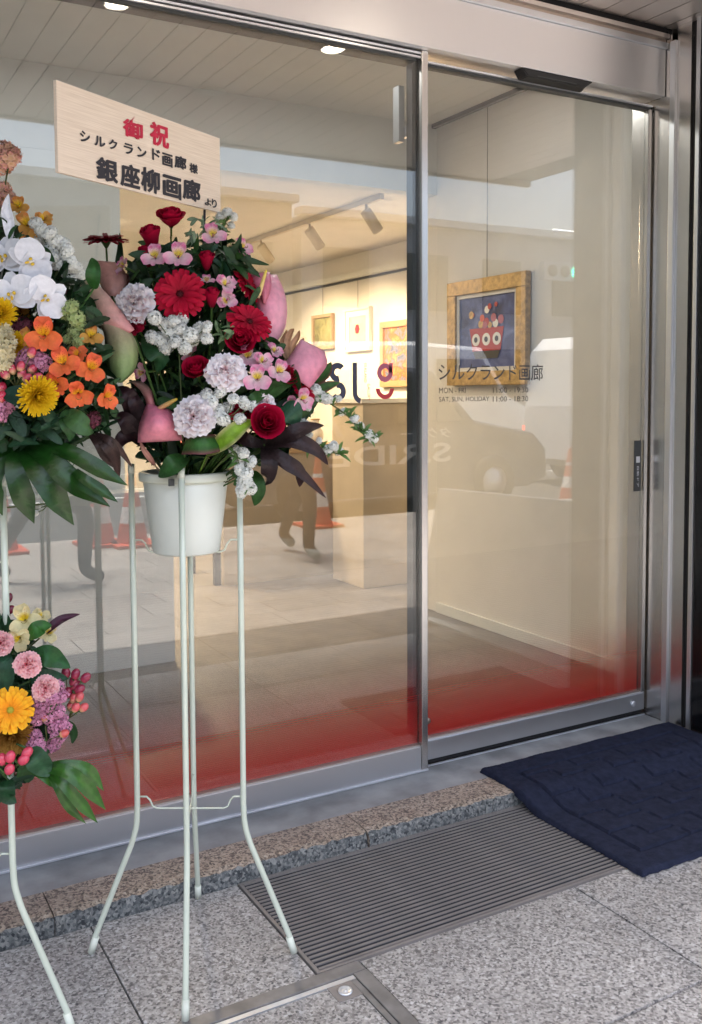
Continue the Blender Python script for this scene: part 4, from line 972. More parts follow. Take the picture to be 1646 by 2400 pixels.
def blade_data(spine, width, nrm, col0, col1, fold=.18, prof=None, nv=4, edge=None, seg=4):
    sp = catmull(spine, seg); n = len(sp)-1; prof = prof or (lambda s: max(.02, math.sin(math.pi*min(1, .06+.94*s**.85)))**.85)
    vs = []; fs = []; cs = []; nrm = V(nrm)
    for i, p in enumerate(sp):
        s = i/n; t = (sp[min(i+1, n)]-sp[max(i-1, 0)]).normalized(); sd_ = t.cross(nrm)
        sd_ = sd_.normalized() if sd_.length > .05 else t.orthogonal().normalized(); up = sd_.cross(t)
        w_ = width*prof(s)/2
        for j in range(nv+1):
            q = -1+2*j/nv; vs.append(p+sd_*(q*w_)+up*(fold*w_*abs(q)))
            c = lerp(col0, col1, s); cs.append(edge if edge and abs(q) > .9 else lerp(c, tuple(x*1.35 for x in c), 1 if abs(q) < .1 else 0))
    for i in range(n):
        for j in range(nv): k = i*(nv+1)+j; fs.append((k, k+1, k+nv+2, k+nv+1))
    return vs, fs, cs
def leaf(name, pts, wpx, label, cat='leaf', col=(.03, .09, .02), col2=None, dd=(.08, .12, .12), depth=None, tiltn=(0, .35), fold=.2, edge=None, ax=AX, foot_z=1.06, group=None, stem=False, prof=None):
    """pts: spine pixels from base to tip"""
    D = depth or D0; k = len(pts)
    dds = [dd[0]+(dd[-1]-dd[0])*i/(k-1) if len(dd) == 2 else dd[min(i, len(dd)-1)] for i in range(k)]
    sp = [at(u, v, D-q) for (u, v), q in zip(pts, dds)]
    e = bpy.data.objects.new(name, None); COL.objects.link(e); e.location = sp[0]; pm = Matrix.Translation(sp[0]); e.empty_display_size = .02
    wpart('blade', blade_data(sp, wpx*K/FPX*D, face(*tiltn), col, col2 or col, fold, prof, edge=edge), 'leaf', e, pm)
    f = V((ax.x, ax.y, foot_z)); v_, f_ = tube_data([sp[0]+(sp[1]-sp[0])*.05, sp[0]*.6+f*.4, f], .002, 5); wpart('stalk', (v_, f_, [lerp(col, STEM, .5)]*len(v_)), 'leaf', e, pm)
    return tag(e, label, cat, group)
def spray(name, kind, spots, label, cat='flower spray', depth=None, dd=.14, ax=AX, foot_z=1.06, twig=None, leaves=0, seed=1, size=25, sc=1.0, lcol=(.06, .14, .03)):
    """clusters of small blossoms at pixel spots on one twig"""
    rnd = random.Random(seed); D = depth or D0; p0 = at(spots[0][0], spots[0][1], D-dd)
    e = bpy.data.objects.new(name, None); COL.objects.link(e); e.location = p0; pm = Matrix.Translation(p0); e.empty_display_size = .02
    cen = []
    for s in spots:
        u, v = s[0], s[1]; sz = (s[2] if len(s) > 2 else size); q = dd+(s[3] if len(s) > 3 else rnd.uniform(-.015, .015))
        p = at(u, v, D-q); cen.append(p)
        m = Matrix.Translation(p-p0) @ frame(face(rnd.uniform(-.5, .5), rnd.uniform(0, .9)), rnd.uniform(0, 360)) @ Matrix.Diagonal((rnd.uniform(.85, 1.15), rnd.uniform(.85, 1.15), rnd.uniform(.8, 1.1), 1)) @ Matrix.Scale(sz*K/FPX*D*sc, 4)
        link('blossom_cluster', PUFF[kind], e, m)
    f = V((ax.x, ax.y, foot_z)); tw = []
    if twig: path = catmull([f]+[at(u, v, D-dd) for u, v in twig], 5)
    else: path = [f, sum(cen, V((0, 0, 0)))/len(cen)-V((0, 0, .03))]
    v_, f_ = tube_data(path, .0018, 5); tw.append((v_, f_, [(.09, .12, .04)]*len(v_)))
    for c in cen:
        b = min(path, key=lambda x: (x-c).length); v_, f_ = tube_data([c, c*.5+b*.5-V((0, 0, .004)), b], .0011, 4); tw.append((v_, f_, [(.10, .15, .05)]*len(v_)))
    wpart('twig', join(tw), 'leaf', e, pm)
    if leaves:
        lv = []
        for k in range(leaves):
            b = path[min(len(path)-1, int(len(path)*(.35+.65*rnd.random())))]; d_ = (RT*rnd.uniform(-1, 1)+UP*rnd.uniform(-.6, 1)-FW*rnd.uniform(-.2, .8)).normalized()*rnd.uniform(.018, .034)
            lv.append(blade_data([b, b+d_*.5+UP*.003, b+d_], .008, face(rnd.uniform(-.6, .6), .6), lcol, lerp(lcol, (.14, .24, .08), .5), .2, seg=2, nv=2))
        wpart('leaves', join(lv), 'leaf', e, pm)
    return tag(e, label, cat)
def edges_patch(left, right, dl, dr_, bulge, D, nx=6, seg=4, colf=None, curl=0):
    """a spathe between two edge lines given in pixels, dl/dr_ = how far in front of the axis each edge lies"""
    L = catmull([V((u, v, 0)) for u, v in left], seg); Rr = catmull([V((u, v, 0)) for u, v in right], seg); n = len(L)-1
    vs = []; fs = []; cs = []
    def dv(a, i): return a if not isinstance(a, (list, tuple)) else a[0]+(a[1]-a[0])*i/n if len(a) == 2 else (catmull([V((q, 0, 0)) for q in a], max(1, n//(len(a)-1)))+[V((a[-1], 0, 0))]*8)[i].x
    for i in range(n+1):
        for j in range(nx+1):
            t = j/nx; u = L[i].x+(Rr[i].x-L[i].x)*t; v = L[i].y+(Rr[i].y-L[i].y)*t
            d = dv(dl, i)*(1-t)+dv(dr_, i)*t+bulge*math.sin(math.pi*t)*(.35+.65*math.sin(math.pi*i/n))
            vs.append(at(u, v, D-d)); cs.append(colf(i/n, t))
    for i in range(n):
        for j in range(nx): k = i*(nx+1)+j; fs.append((k, k+1, k+nx+2, k+nx+1))
    return vs, fs, cs
def anthurium(label, patches, spadix=None, stem=None, D=None, ax=AX, foot_z=1.06, sp_col=((.75, .55, .35), (.75, .60, .06))):
    D = D or D0; e = bpy.data.objects.new('anthurium', None); COL.objects.link(e); e.empty_display_size = .03
    base = at(*patches[0][0][0], D-.1); e.location = base; pm = Matrix.Translation(base)
    for (l, r_, dl, dr_, bu, cf) in patches:
        d = edges_patch(l, r_, dl, dr_, bu, D, colf=cf); o = wpart('spathe', d, 'spathe', e, pm); so_ = o.modifiers.new('thick', 'SOLIDIFY'); so_.thickness = .0012
    if spadix:
        (u0, v0, q0), (u1, v1, q1), rad = spadix; a, b = at(u0, v0, D-q0), at(u1, v1, D-q1)
        pts = [a+(b-a)*t for t in (0, .15, .5, .85, .97, 1)]; v_, f_ = tube_data(pts, [rad*.8, rad, rad, rad*.75, rad*.5, rad*.15], 8)
        wpart('spadix', (v_, f_, [lerp(sp_col[0], sp_col[1], min(1, (k//8)/4)) for k in range(len(v_))]), 'spathe', e, pm)
    f = V((ax.x, ax.y, foot_z)); s0 = at(stem[0], stem[1], D-stem[2]) if stem else base
    v_, f_ = tube_data(catmull([s0, s0*.55+f*.45+V((0, 0, .02)), f], 4), .0032, 6); wpart('stem', (v_, f_, [STEM]*len(v_)), 'leaf', e, pm)
    return tag(e, label, 'anthurium')
def berries(label, spots, col, depth, dd, ax, foot_z, r=.0085, tipc=None):
    D = depth; rnd = random.Random(len(label)); p0 = at(spots[0][0], spots[0][1], D-dd)
    e = bpy.data.objects.new('berry_sprig', None); COL.objects.link(e); e.location = p0; pm = Matrix.Translation(p0); tw = []
    c = sum((at(u, v, D-dd) for u, v in spots), V((0, 0, 0)))/len(spots); hub = c-UP*.03-RT*.015
    for u, v in spots:
        p = at(u, v, D-dd-rnd.uniform(-.01, .01)); d = (p-hub).normalized(); q = d.to_track_quat('Z', 'Y').to_matrix()
        vs, fs, cs = sphere((0, 0, 0), r, 10, 8, col, (1, 1, 1.3), q); cs = [lerp(col, tipc or col, max(0, -(x.dot(d))/r)) for x in vs]
        b = link('berry', mesh('berry', vs, fs, 'berry', True, cs), e, Matrix.Translation(p-p0))
        for k in range(4):
            a = k*1.57; sd_ = q @ V((math.cos(a), math.sin(a), 0)); base = p-d*r*1.1; tw.append(blade_data([base, base+sd_*.006+d*.001, base+sd_*.011-d*.001], .006, -d, GRN, GRN, .1, seg=1, nv=2))
        v_, f_ = tube_data([p-d*r, p*.5+hub*.5, hub], .0012, 4); tw.append((v_, f_, [(.10, .10, .03)]*len(v_)))
    v_, f_ = tube_data([hub, V((ax.x, ax.y, foot_z))], .0016, 5); tw.append((v_, f_, [STEM]*len(v_)))
    wpart('twig', join(tw), 'leaf', e, pm); return tag(e, label, 'berries')
def foliage(label, poly, n, depth, dmin, dmax, seed, cols, lmin=.03, lmax=.068):
    rnd = random.Random(seed); xs_ = [p[0] for p in poly]; ys_ = [p[1] for p in poly]; ps = []
    def inside(x, y):
        c = False
        for (x0, y0), (x1, y1) in zip(poly, poly[1:]+poly[:1]):
            if (y0 > y) != (y1 > y) and x < (x1-x0)*(y-y0)/(y1-y0)+x0: c = not c
        return c
    while len(ps) < n:
        u, v = rnd.uniform(min(xs_), max(xs_)), rnd.uniform(min(ys_), max(ys_))
        if not inside(u, v): continue
        p = at(u, v, depth-rnd.uniform(dmin, dmax)); L = rnd.uniform(lmin, lmax)
        d = (RT*rnd.uniform(-1, 1)+UP*rnd.uniform(-.8, 1)-FW*rnd.uniform(-.3, .9)).normalized(); b = d*L
        c = rnd.choice(cols); c = lerp(c, tuple(x*1.6 for x in c), rnd.random()*.6)
        ps.append(blade_data([p-b*.5, p+UP*L*.06, p+b*.5-UP*L*.05], L*rnd.uniform(.20, .42), face(rnd.uniform(-1.6, 1.6), rnd.uniform(-.6, 1.4)), c, c, .25, seg=3, nv=2))
    v, f, c = join(ps); o = link('filler_foliage', mesh('filler_foliage', v, f, 'leaf', True, c)); return tag(o, label, 'foliage', kind='stuff')

# ================================================================== MIDDLE ARRANGEMENT
random.seed(21)
def F(name, cat, rows, **kw):
    for r_ in rows:
        kind, u, v, d, a, b, dd, roll, lab = r_
        flower(name, kind, u, v, d, a, b, dd, lab, cat, roll=roll, **kw)
GG = 'flowers in the middle arrangement'
F('gerbera', 'gerbera', [
    ('gerbera_red', 409, 668, 122, .05, .12, .17, 8, 'large red gerbera facing front in the middle of the arrangement'),
    ('gerbera_dark', 241, 548, 106, .05, 3.2, .04, 0, 'dark red gerbera seen from the side on a bare stem, facing up'),
    ('gerbera_red', 561, 647, 92, 2.1, 1.15, .08, 0, 'red gerbera seen edge-on beside the large pink anthurium'),
    ('gerbera_red', 566, 732, 112, .55, .75, .15, 20, 'red gerbera tilted up below the large pink anthurium'),
    ('gerbera_red', 556, 938, 112, .35, 2.0, .16, 30, 'red gerbera lying flat in the lower right of the middle flowers'),
    ('gerbera_red', 690, 889, 62, 1.0, 1.1, .10, 0, 'small red gerbera next to the green leaves at the right')], group=GG)
F('rose', 'rose', [
    ('rose_red', 388, 494, 64, .1, 1.5, .07, 0, 'topmost red rose just under the wooden board'),
    ('rose_bud', 345, 548, 66, -.15, 1.6, .08, 30, 'red rose to the lower left of the topmost rose'),
    ('rose_bud', 337, 590, 60, -.25, 1.5, .07, 10, 'red rose half hidden behind the two pink alstroemerias'),
    ('rose_bud', 469, 598, 50, .2, 1.7, .11, 0, 'red rosebud right of the two pink alstroemerias'),
    ('rose_bud', 481, 682, 52, .15, 1.8, .15, 45, 'red rosebud touching the right side of the large gerbera'),
    ('rose_red', 446, 837, 62, -.1, .75, .19, 0, 'red rose left of the pale carnation in the lower half'),
    ('rose_red', 546, 772, 70, .1, .35, .17, 60, 'red rose just below the tilted gerbera'),
    ('rose_red', 606, 958, 78, .3, .25, .20, 25, 'big red rose at the lower right beside dark purple leaves'),
    ('rose_red', 655, 853, 46, .5, .5, .12, 0, 'small red rose below the right pink anthurium')], group=GG)
F('carnation', 'carnation', [
    ('carnation_pale', 307, 687, 100, -.3, .3, .18, 0, 'pale pink carnation left of the large red gerbera'),
    ('carnation_pale', 513, 844, 98, .1, .3, .20, 40, 'pale pink carnation in the middle right below the roses'),
    ('carnation_pale', 441, 946, 102, .0, .1, .22, 80, 'pale pink carnation lowest above the bucket'),
    ('carnation_pale', 601, 914, 56, .5, .5, .18, 20, 'small pale carnation peeking out above the big lower rose'),
    ('carnation_red', 305, 739, 54, -.3, .5, .18, 10, 'deep red carnation under the left pale carnation')], group=GG)
F('alstroemeria', 'alstroemeria', [
    ('alstro_pink', 353, 586, 62, -.1, .35, .14, 0, 'left one of two pink alstroemerias side by side under the roses'),
    ('alstro_pink', 405, 585, 68, .1, .35, .145, -5, 'right one of two pink alstroemerias side by side under the roses'),
    ('alstro_pink', 483, 538, 62, .3, .5, .08, 15, 'pink alstroemeria at the upper right near the board corner'),
    ('alstro_pink', 549, 566, 52, .9, .6, .06, 25, 'pink alstroemeria at the right beside the gallery spotlight'),
    ('alstro_pink', 283, 606, 50, -1.3, .6, .10, 40, 'pink alstroemeria turned left beside the red brown anthurium'),
    ('alstro_pink', 469, 640, 40, .2, 1.2, .13, 0, 'half open pink alstroemeria above the large gerbera'),
    ('alstro_pink', 512, 648, 52, .5, .5, .13, 60, 'pink alstroemeria left of the edge-on gerbera'),
    ('alstro_pink', 514, 682, 50, .3, .1, .13, 120, 'pale pink alstroemeria right of the rosebud by the gerbera'),
    ('alstro_pink', 562, 812, 58, .3, .3, .16, 10, 'pink alstroemeria below the red rose, leftmost of the lower cluster'),
    ('alstro_pink', 596, 822, 50, .5, .4, .17, 60, 'pink alstroemeria highest in the lower right cluster'),
    ('alstro_pink', 584, 861, 66, .1, .1, .19, 0, 'pink alstroemeria lowest in the cluster right of the carnation'),
    ('alstro_pink', 630, 846, 60, .6, .3, .16, -20, 'pink alstroemeria rightmost of the lower cluster'),
    ('alstro_pink', 684, 907, 56, .7, -.2, .13, 10, 'pink alstroemeria at the right above the dark purple leaves'),
    ('alstro_pink', 622, 800, 44, .8, .9, .12, 30, 'faded pink alstroemeria behind the lower cluster'),
    ('alstro_pink', 434, 805, 46, -.9, .9, .15, 50, 'pink alstroemeria seen from the side above the lower left rose'),
    ('alstro_pink', 326, 845, 46, -.9, -.2, .14, 100, 'pink alstroemeria at the left edge above the pink funnel anthurium'),
    ('alstro_pink', 660, 912, 40, .2, -.6, .12, 0, 'small pink alstroemeria tucked beside the round green leaf')], group=GG)

PK0, PK1, PK2 = (.76, .22, .34), (.86, .42, .52), (.68, .20, .26)
anthurium('large pink anthurium at the right of the middle flowers', [
    ([(556, 624), (572, 650), (582, 690), (588, 735), (604, 782)], [(628, 624), (644, 660), (651, 700), (646, 745), (622, 786)], (.02, .05, .06, .06, .06), (.00, .02, .03, .03, .05), .03, lambda s, t: lerp(lerp(PK0, PK1, t), PK1, s*.6)),
    ([(558, 623), (575, 645), (590, 668), (598, 690)], [(612, 618), (616, 640), (612, 664), (602, 688)], (.045, .06, .075, .08), (.03, .055, .07, .08), .02, lambda s, t: lerp(PK0, PK2, s))],
    ((586, 676, .10), (605, 612, .12), .0046), (590, 690, .04))
anthurium('pink anthurium at the right edge over the green leaves', [
    ([(683, 770), (668, 795), (652, 818), (640, 838)], [(736, 797), (742, 826), (726, 852), (703, 881)], (.08, .09, .10, .10), (.04, .06, .08, .11), .035, lambda s, t: lerp(PK1, PK0, .5*t+.3*s))], None, (648, 835, .06))
anthurium('pink funnel shaped anthurium at the lower left with yellow spadix', [
    ([(334, 916), (325, 940), (316, 970), (313, 1004)], [(383, 930), (402, 945), (407, 970), (414, 999)], (.18, .20, .21, .20), (.17, .17, .18, .17), .045, lambda s, t: lerp((.82, .22, .33), (.88, .34, .42), s)),
    ([(296, 866), (318, 884), (330, 905), (334, 925)], [(322, 866), (342, 884), (348, 905), (352, 925)], (.14, .16, .17, .18), (.13, .15, .17, .18), .015, lambda s, t: lerp((.30, .20, .14), (.58, .18, .20), s))],
    ((358, 929, .20), (403, 905, .21), .0052), (322, 880, .12), sp_col=((.72, .36, .26), (.72, .50, .05)))
GP = lambda s, t: lerp(lerp((.34, .44, .17), (.74, .44, .37), min(1, s*1.7)), (.78, .30, .32), max(0, s-.6)*2)
anthurium('large green and pink anthurium curling at the left of the middle flowers', [
    ([(150, 642), (192, 633), (232, 655), (272, 702), (306, 748)], [(150, 648), (172, 684), (204, 728), (246, 752), (292, 758)], (.14, .17, .19, .20, .20), (.13, .16, .18, .20, .20), .02, GP),
    ([(216, 716), (236, 755), (240, 795), (246, 836), (266, 868)], [(292, 748), (309, 776), (313, 808), (304, 842), (278, 867)], (.19, .20, .21, .21, .20), (.20, .20, .20, .20, .20), .03,
     lambda s, t: lerp(lerp((.62, .42, .32), (.32, .42, .17), min(1, s*1.3+.35*t)), (.22, .38, .16), max(0, s-.5)*2))], None, (300, 750, .17))
anthurium('red brown anthurium standing behind the left pale carnation', [
    ([(222, 592), (224, 620), (230, 650), (246, 672)], [(262, 596), (284, 618), (287, 645), (272, 672)], (.08, .09, .11, .12), (.06, .07, .09, .11), .025, lambda s, t: lerp((.52, .25, .20), (.62, .33, .27), t)),
    ([(264, 615), (268, 640), (262, 670)], [(290, 622), (298, 645), (284, 672)], (.06, .07, .08), (.03, .04, .06), .01, lambda s, t: (.24, .06, .05))], None, (252, 668, .10))

foliage('dense dark green filler leaves between the middle flowers', [(300, 610), (335, 560), (420, 560), (500, 540), (560, 580), (590, 700), (625, 790), (690, 850), (720, 900), (690, 985), (620, 1040), (560, 1060), (345, 1060), (320, 1005), (300, 930), (310, 830), (290, 760), (280, 690)], 1900, D0, -.10, .125, 4,
        [(.006, .022, .007), (.010, .034, .010), (.018, .052, .014), (.009, .032, .016), (.03, .075, .02)])
foliage('light grey green small leaves at the top of the middle flowers', [(425, 500), (470, 490), (505, 500), (510, 560), (470, 570), (430, 560)], 46, D0, .03, .10, 6, [(.13, .19, .12), (.10, .16, .10)], .018, .03)
foliage('small pale green sprig right of the white blossoms', [(485, 735), (520, 730), (525, 770), (495, 775)], 16, D0, .17, .20, 7, [(.12, .19, .09)], .02, .036)

spray('white_spray', 'white', [(352, 722, 26), (372, 735, 30), (395, 728, 28), (415, 722, 24), (345, 765, 26), (365, 770, 30), (388, 752, 30), (410, 748, 30), (432, 760, 30), (452, 748, 28), (470, 768, 24), (376, 790, 28), (398, 776, 28), (420, 790, 30), (440, 772, 26), (470, 742, 24)],
      'flat spray of tiny white blossoms below the large gerbera', dd=.185, seed=2)
spray('white_spray', 'white', [(458, 905, 28), (480, 915, 28), (500, 890, 24), (516, 925, 26), (470, 895, 24), (505, 950, 30), (498, 930, 24), (530, 905, 22), (545, 950, 24), (555, 915, 26), (575, 922, 24)],
      'spray of tiny white blossoms between the two lower pale carnations', dd=.20, seed=3)
spray('white_spray', 'white', [(540, 1036, 30), (553, 1028, 26), (548, 1055, 30), (560, 1075, 28), (556, 1095, 30), (568, 1108, 26), (548, 1115, 26), (572, 1048, 22), (534, 1022, 24), (545, 1068, 24)],
      'hanging spray of white blossoms over the right side of the bucket', dd=.16, seed=4, twig=[(520, 1030), (545, 1060), (560, 1110)], leaves=10)
spray('white_spray', 'white', [(716, 884, 26), (728, 900, 30), (742, 906, 28), (768, 905, 20), (778, 935, 20), (805, 950, 20), (818, 968, 22), (848, 995, 24), (838, 985, 22), (700, 925, 18)],
      'long thin white blossom twig arching out to the right', dd=.08, seed=5, twig=[(680, 890), (730, 905), (790, 945), (825, 985), (850, 998)], leaves=46, sc=.9)
spray('white_spray', 'white', [(690, 995, 22), (700, 988, 20), (745, 1020, 24), (758, 1012, 22), (770, 1024, 20), (676, 1008, 16), (725, 1000, 16)],
      'lower white blossom twig pointing right above the reflected legs', dd=.08, seed=6, twig=[(640, 1000), (700, 1010), (745, 1025), (770, 1030)], leaves=30, sc=.9)
spray('white_spray', 'white', [(515, 482, 24), (530, 492, 22), (500, 492, 22), (525, 512, 18), (498, 515, 18)], 'thin white blossom twig at the corner of the wooden board', dd=.03, seed=7, twig=[(490, 600), (500, 540), (518, 488)], leaves=26, lcol=(.12, .20, .06))
spray('white_spray', 'white', [(648, 1002, 22), (668, 968, 22), (640, 985, 18), (676, 960, 18), (690, 960, 18)], 'few white blossoms among the dark purple leaves', dd=.12, seed=8)

leaf('leaf', [(640, 900), (690, 872), (735, 850), (752, 822)], 38, 'upright pointed green leaf right of the pink anthurium', dd=(.06, .06, .05, .03), fold=.25, edge=(.16, .05, .05))
leaf('leaf', [(660, 905), (700, 893), (738, 878), (772, 868)], 34, 'long pointed green leaf reaching right over the logo', dd=(.08, .07, .05, .02), fold=.2, edge=(.16, .05, .05))
leaf('leaf', [(585, 915), (615, 890), (650, 868), (690, 858)], 34, 'dark green leaf below the pink alstroemeria cluster', dd=(.16, .16, .13, .10))
leaf('leaf', [(560, 925), (578, 905), (600, 890), (622, 878)], 26, 'short green leaf above the flat gerbera', dd=(.19, .20, .18))
leaf('variegated_leaf', [(470, 1030), (510, 1000), (548, 968), (578, 955)], 40, 'bright yellow green leaf below the lower pale carnation', col=(.16, .30, .02), col2=(.22, .36, .03), dd=(.16, .21, .21, .19), edge=(.40, .38, .16))
leaf('folded_leaf', [(418, 1012), (440, 1008), (470, 1008), (498, 1004)], 46, 'broad folded green leaf over the bucket rim', col=(.03, .10, .02), dd=(.19, .215, .215, .19), fold=.05, edge=(.16, .05, .06), prof=lambda s: .85+.15*math.sin(math.pi*s))
leaf('leaf', [(420, 1035), (400, 1050), (380, 1066), (360, 1082)], 44, 'green leaf bending down over the front of the bucket', col=(.025, .085, .02), dd=(.16, .19, .19, .17))
leaf('leaf', [(570, 1070), (580, 1095), (585, 1120), (578, 1148)], 40, 'dark green leaf hanging down behind the hanging white spray', dd=(.10, .12, .12, .10))
leaf('leaf', [(560, 1060), (548, 1075), (545, 1090), (530, 1100)], 36, 'small dark leaf at the right rim of the bucket', dd=(.10, .12, .12, .11))
leaf('round_leaf', [(640, 925), (655, 932), (668, 945), (676, 965)], 56, 'round blue green leaf beside the big lower rose', col=(.02, .07, .035), dd=(.14, .15, .15, .13), fold=.05)
leaf('round_leaf', [(330, 760), (350, 795), (365, 815), (355, 845)], 46, 'round dark leaf under the deep red carnation', col=(.02, .07, .025), dd=(.13, .16, .16, .14))
leaf('upright_leaf', [(262, 640), (270, 600), (273, 570), (272, 528)], 18, 'narrow dark leaf standing right of the side-on gerbera', col=(.012, .035, .012), dd=(.03, .04, .03))
CORD = [([(600, 1010), (660, 985), (700, 970), (735, 965)], 34, 'dark purple leaf curving up and right, highest of its tuft'), ([(600, 1010), (660, 1000), (715, 1020), (745, 1055)], 36, 'dark purple leaf pointing right in the lower tuft'),
        ([(600, 1010), (640, 1040), (690, 1080), (740, 1130)], 26, 'long dark leaf drooping to the reflected cone'), ([(600, 1010), (612, 1050), (608, 1085), (600, 1100)], 36, 'dark purple leaf hanging straight down from the tuft'),
        ([(600, 1010), (560, 1000), (540, 985), (528, 1010)], 30, 'dark purple leaf folded back to the left'), ([(600, 1015), (650, 1050), (680, 1072), (680, 1105)], 34, 'dark green black leaf in the middle of the tuft'),
        ([(600, 1010), (622, 970), (632, 940), (628, 910)], 26, 'dark purple leaf standing up beside the big rose')]
for pts, w_, lb in CORD: leaf('dark_leaf', pts, w_, lb, col=(.014, .010, .010), col2=(.032, .014, .016), dd=(.13, .16, .14, .08), fold=.25)
CL = [([(330, 1010), (300, 975), (280, 950), (256, 945)], 40, 'black purple leaf curling left of the pink funnel anthurium'), ([(330, 1010), (305, 930), (285, 895), (262, 880)], 42, 'black purple leaf under the green spathe'),
      ([(335, 1010), (300, 990), (275, 1000), (262, 1030)], 36, 'black purple leaf drooping beside the stand leg'), ([(330, 1000), (318, 940), (305, 910), (300, 880)], 34, 'black purple leaf standing behind the pink funnel anthurium')]
for pts, w_, lb in CL: leaf('dark_leaf', pts, w_, lb, col=(.016, .009, .010), col2=(.035, .014, .018), dd=(.10, .15, .17, .15), fold=.3)
leaf('spotted_stalk', [(352, 1056), (340, 1040), (325, 1018), (318, 1000)], 12, 'pinkish brown stalk below the pink funnel anthurium', col=(.40, .20, .16), dd=(.12, .15, .17))

for pts, w_, lb in [([(655, 815), (652, 780), (660, 755), (668, 746)], 15, 'brown curled petal tip between the two pink anthuriums, tallest'), ([(658, 815), (664, 785), (676, 765), (680, 750)], 14, 'brown curled petal tip between the two pink anthuriums, middle'),
                    ([(660, 815), (672, 795), (684, 782), (690, 766)], 13, 'brown curled petal tip touching the right pink anthurium'), ([(650, 815), (640, 785), (646, 765), (652, 748)], 13, 'brown curled petal tip beside the large pink anthurium')]:
    leaf('curled_petal', pts, w_, lb, 'petal', col=(.50, .28, .16), col2=(.30, .15, .07), dd=(.08, .08, .07, .06), fold=.45)
for pts, w_, lb in [([(535, 588), (560, 590), (585, 596), (612, 602)], 16, 'thin pointed green leaf left of the large pink anthurium, upper'), ([(530, 600), (552, 608), (575, 618), (592, 630)], 14, 'thin pointed green leaf crossing the large pink anthurium'),
                    ([(330, 640), (318, 625), (308, 612), (300, 592)], 18, 'dark pointed leaf above the left pale carnation'), ([(335, 655), (312, 652), (296, 650), (280, 655)], 16, 'small dark leaf just above the left pale carnation'),
                    ([(440, 610), (455, 590), (466, 575), (484, 566)], 18, 'dark leaf right of the pair of pink alstroemerias'), ([(520, 590), (530, 570), (542, 552), (548, 530)], 15, 'thin leaf standing at the right of the upper alstroemeria')]:
    leaf('leaf', pts, w_, lb, col=(.010, .034, .010), col2=(.02, .055, .015), dd=(.08, .09, .08))
# congratulation board on a stick
BO = V((.4437, 1.8512, 1.9220)); BX = V((.8755, .4832, 0)).normalized(); BZ = V((0, 0, 1)); BN = BX.cross(BZ)
BW, BH = .5045, .1748
bd = thing('congratulation_board', 'pale wooden congratulation board with red and black Japanese brush writing', 'sign board', tuple(BO))
def bl(x, z, d=0): return BX*x+BZ*z+BN*d
link('board', mesh('board', [bl(x, z, d) for d in (0, -.008) for x, z in ((0, 0), (BW, 0), (BW, -BH), (0, -BH))], [(0, 3, 2, 1), (4, 5, 6, 7), (0, 1, 5, 4), (1, 2, 6, 5), (2, 3, 7, 6), (3, 0, 4, 7)], 'signwood'), bd)
def board_xy(u, v):                       # crop pixels of the board -> board coordinates
    d = ray(u*(560/1594)/K, (180+v*(560/1594))/K); t = (BO-CAM).dot(BN)/d.dot(BN); p = CAM+d*t-BO; return p.dot(BX), p.z
def glyphs(rows, mat, name):
    parts = []
    for c, u, v, wd, h in rows:
        x, z = board_xy(u, v); x1, _ = board_xy(u+wd/2, v+wd*.12); x0, _ = board_xy(u-wd/2, v-wd*.12); _, z1 = board_xy(u, v-(h-.2*wd)/2); _, z0 = board_xy(u, v+(h-.2*wd)/2)
        for q, (ox_, oz_) in enumerate(((0, 0), (.035, .02), (-.03, -.02), (.015, -.035))):   # a loaded brush: overlapping passes
            parts.append(word(c, BO, BX, BZ, x0+ox_*(x1-x0), x1+ox_*(x1-x0), z0+oz_*(z1-z0), z1+oz_*(z1-z0), BN*(.0009+.0002*q)))
    prints(name, parts, mat, bd)
M['ink'] = plain('brush_ink', (.018, .016, .022), .6); M['redink'] = plain('red_ink', (.52, .012, .05), .6)
glyphs([('御', 884, 330, 128, 178), ('祝', 1062, 388, 122, 172)], 'redink', 'red_writing')
glyphs([('シ', 565, 400, 64, 84), ('ル', 664, 432, 70, 80), ('ク', 752, 452, 56, 76), ('ラ', 855, 482, 60, 80), ('ン', 944, 506, 60, 78), ('ド', 1040, 522, 52, 84), ('画', 1115, 556, 66, 96), ('廊', 1202, 572, 76, 98), ('様', 1290, 612, 54, 72)], 'ink', 'recipient_writing')
glyphs([('銀', 712, 622, 140, 176), ('座', 866, 662, 126, 176), ('柳', 1002, 692, 122, 178), ('画', 1146, 736, 118, 164), ('廊', 1276, 756, 114, 160), ('よ', 1386, 836, 42, 54), ('り', 1428, 846, 32, 62)], 'ink', 'sender_writing')
tube('stick', [tuple(BO+bl(BW*.93, -.03, -.012)), tuple(V((AX.x+.03, AX.y+.02, 1.05)))], .003, 'dark', bd, 8)

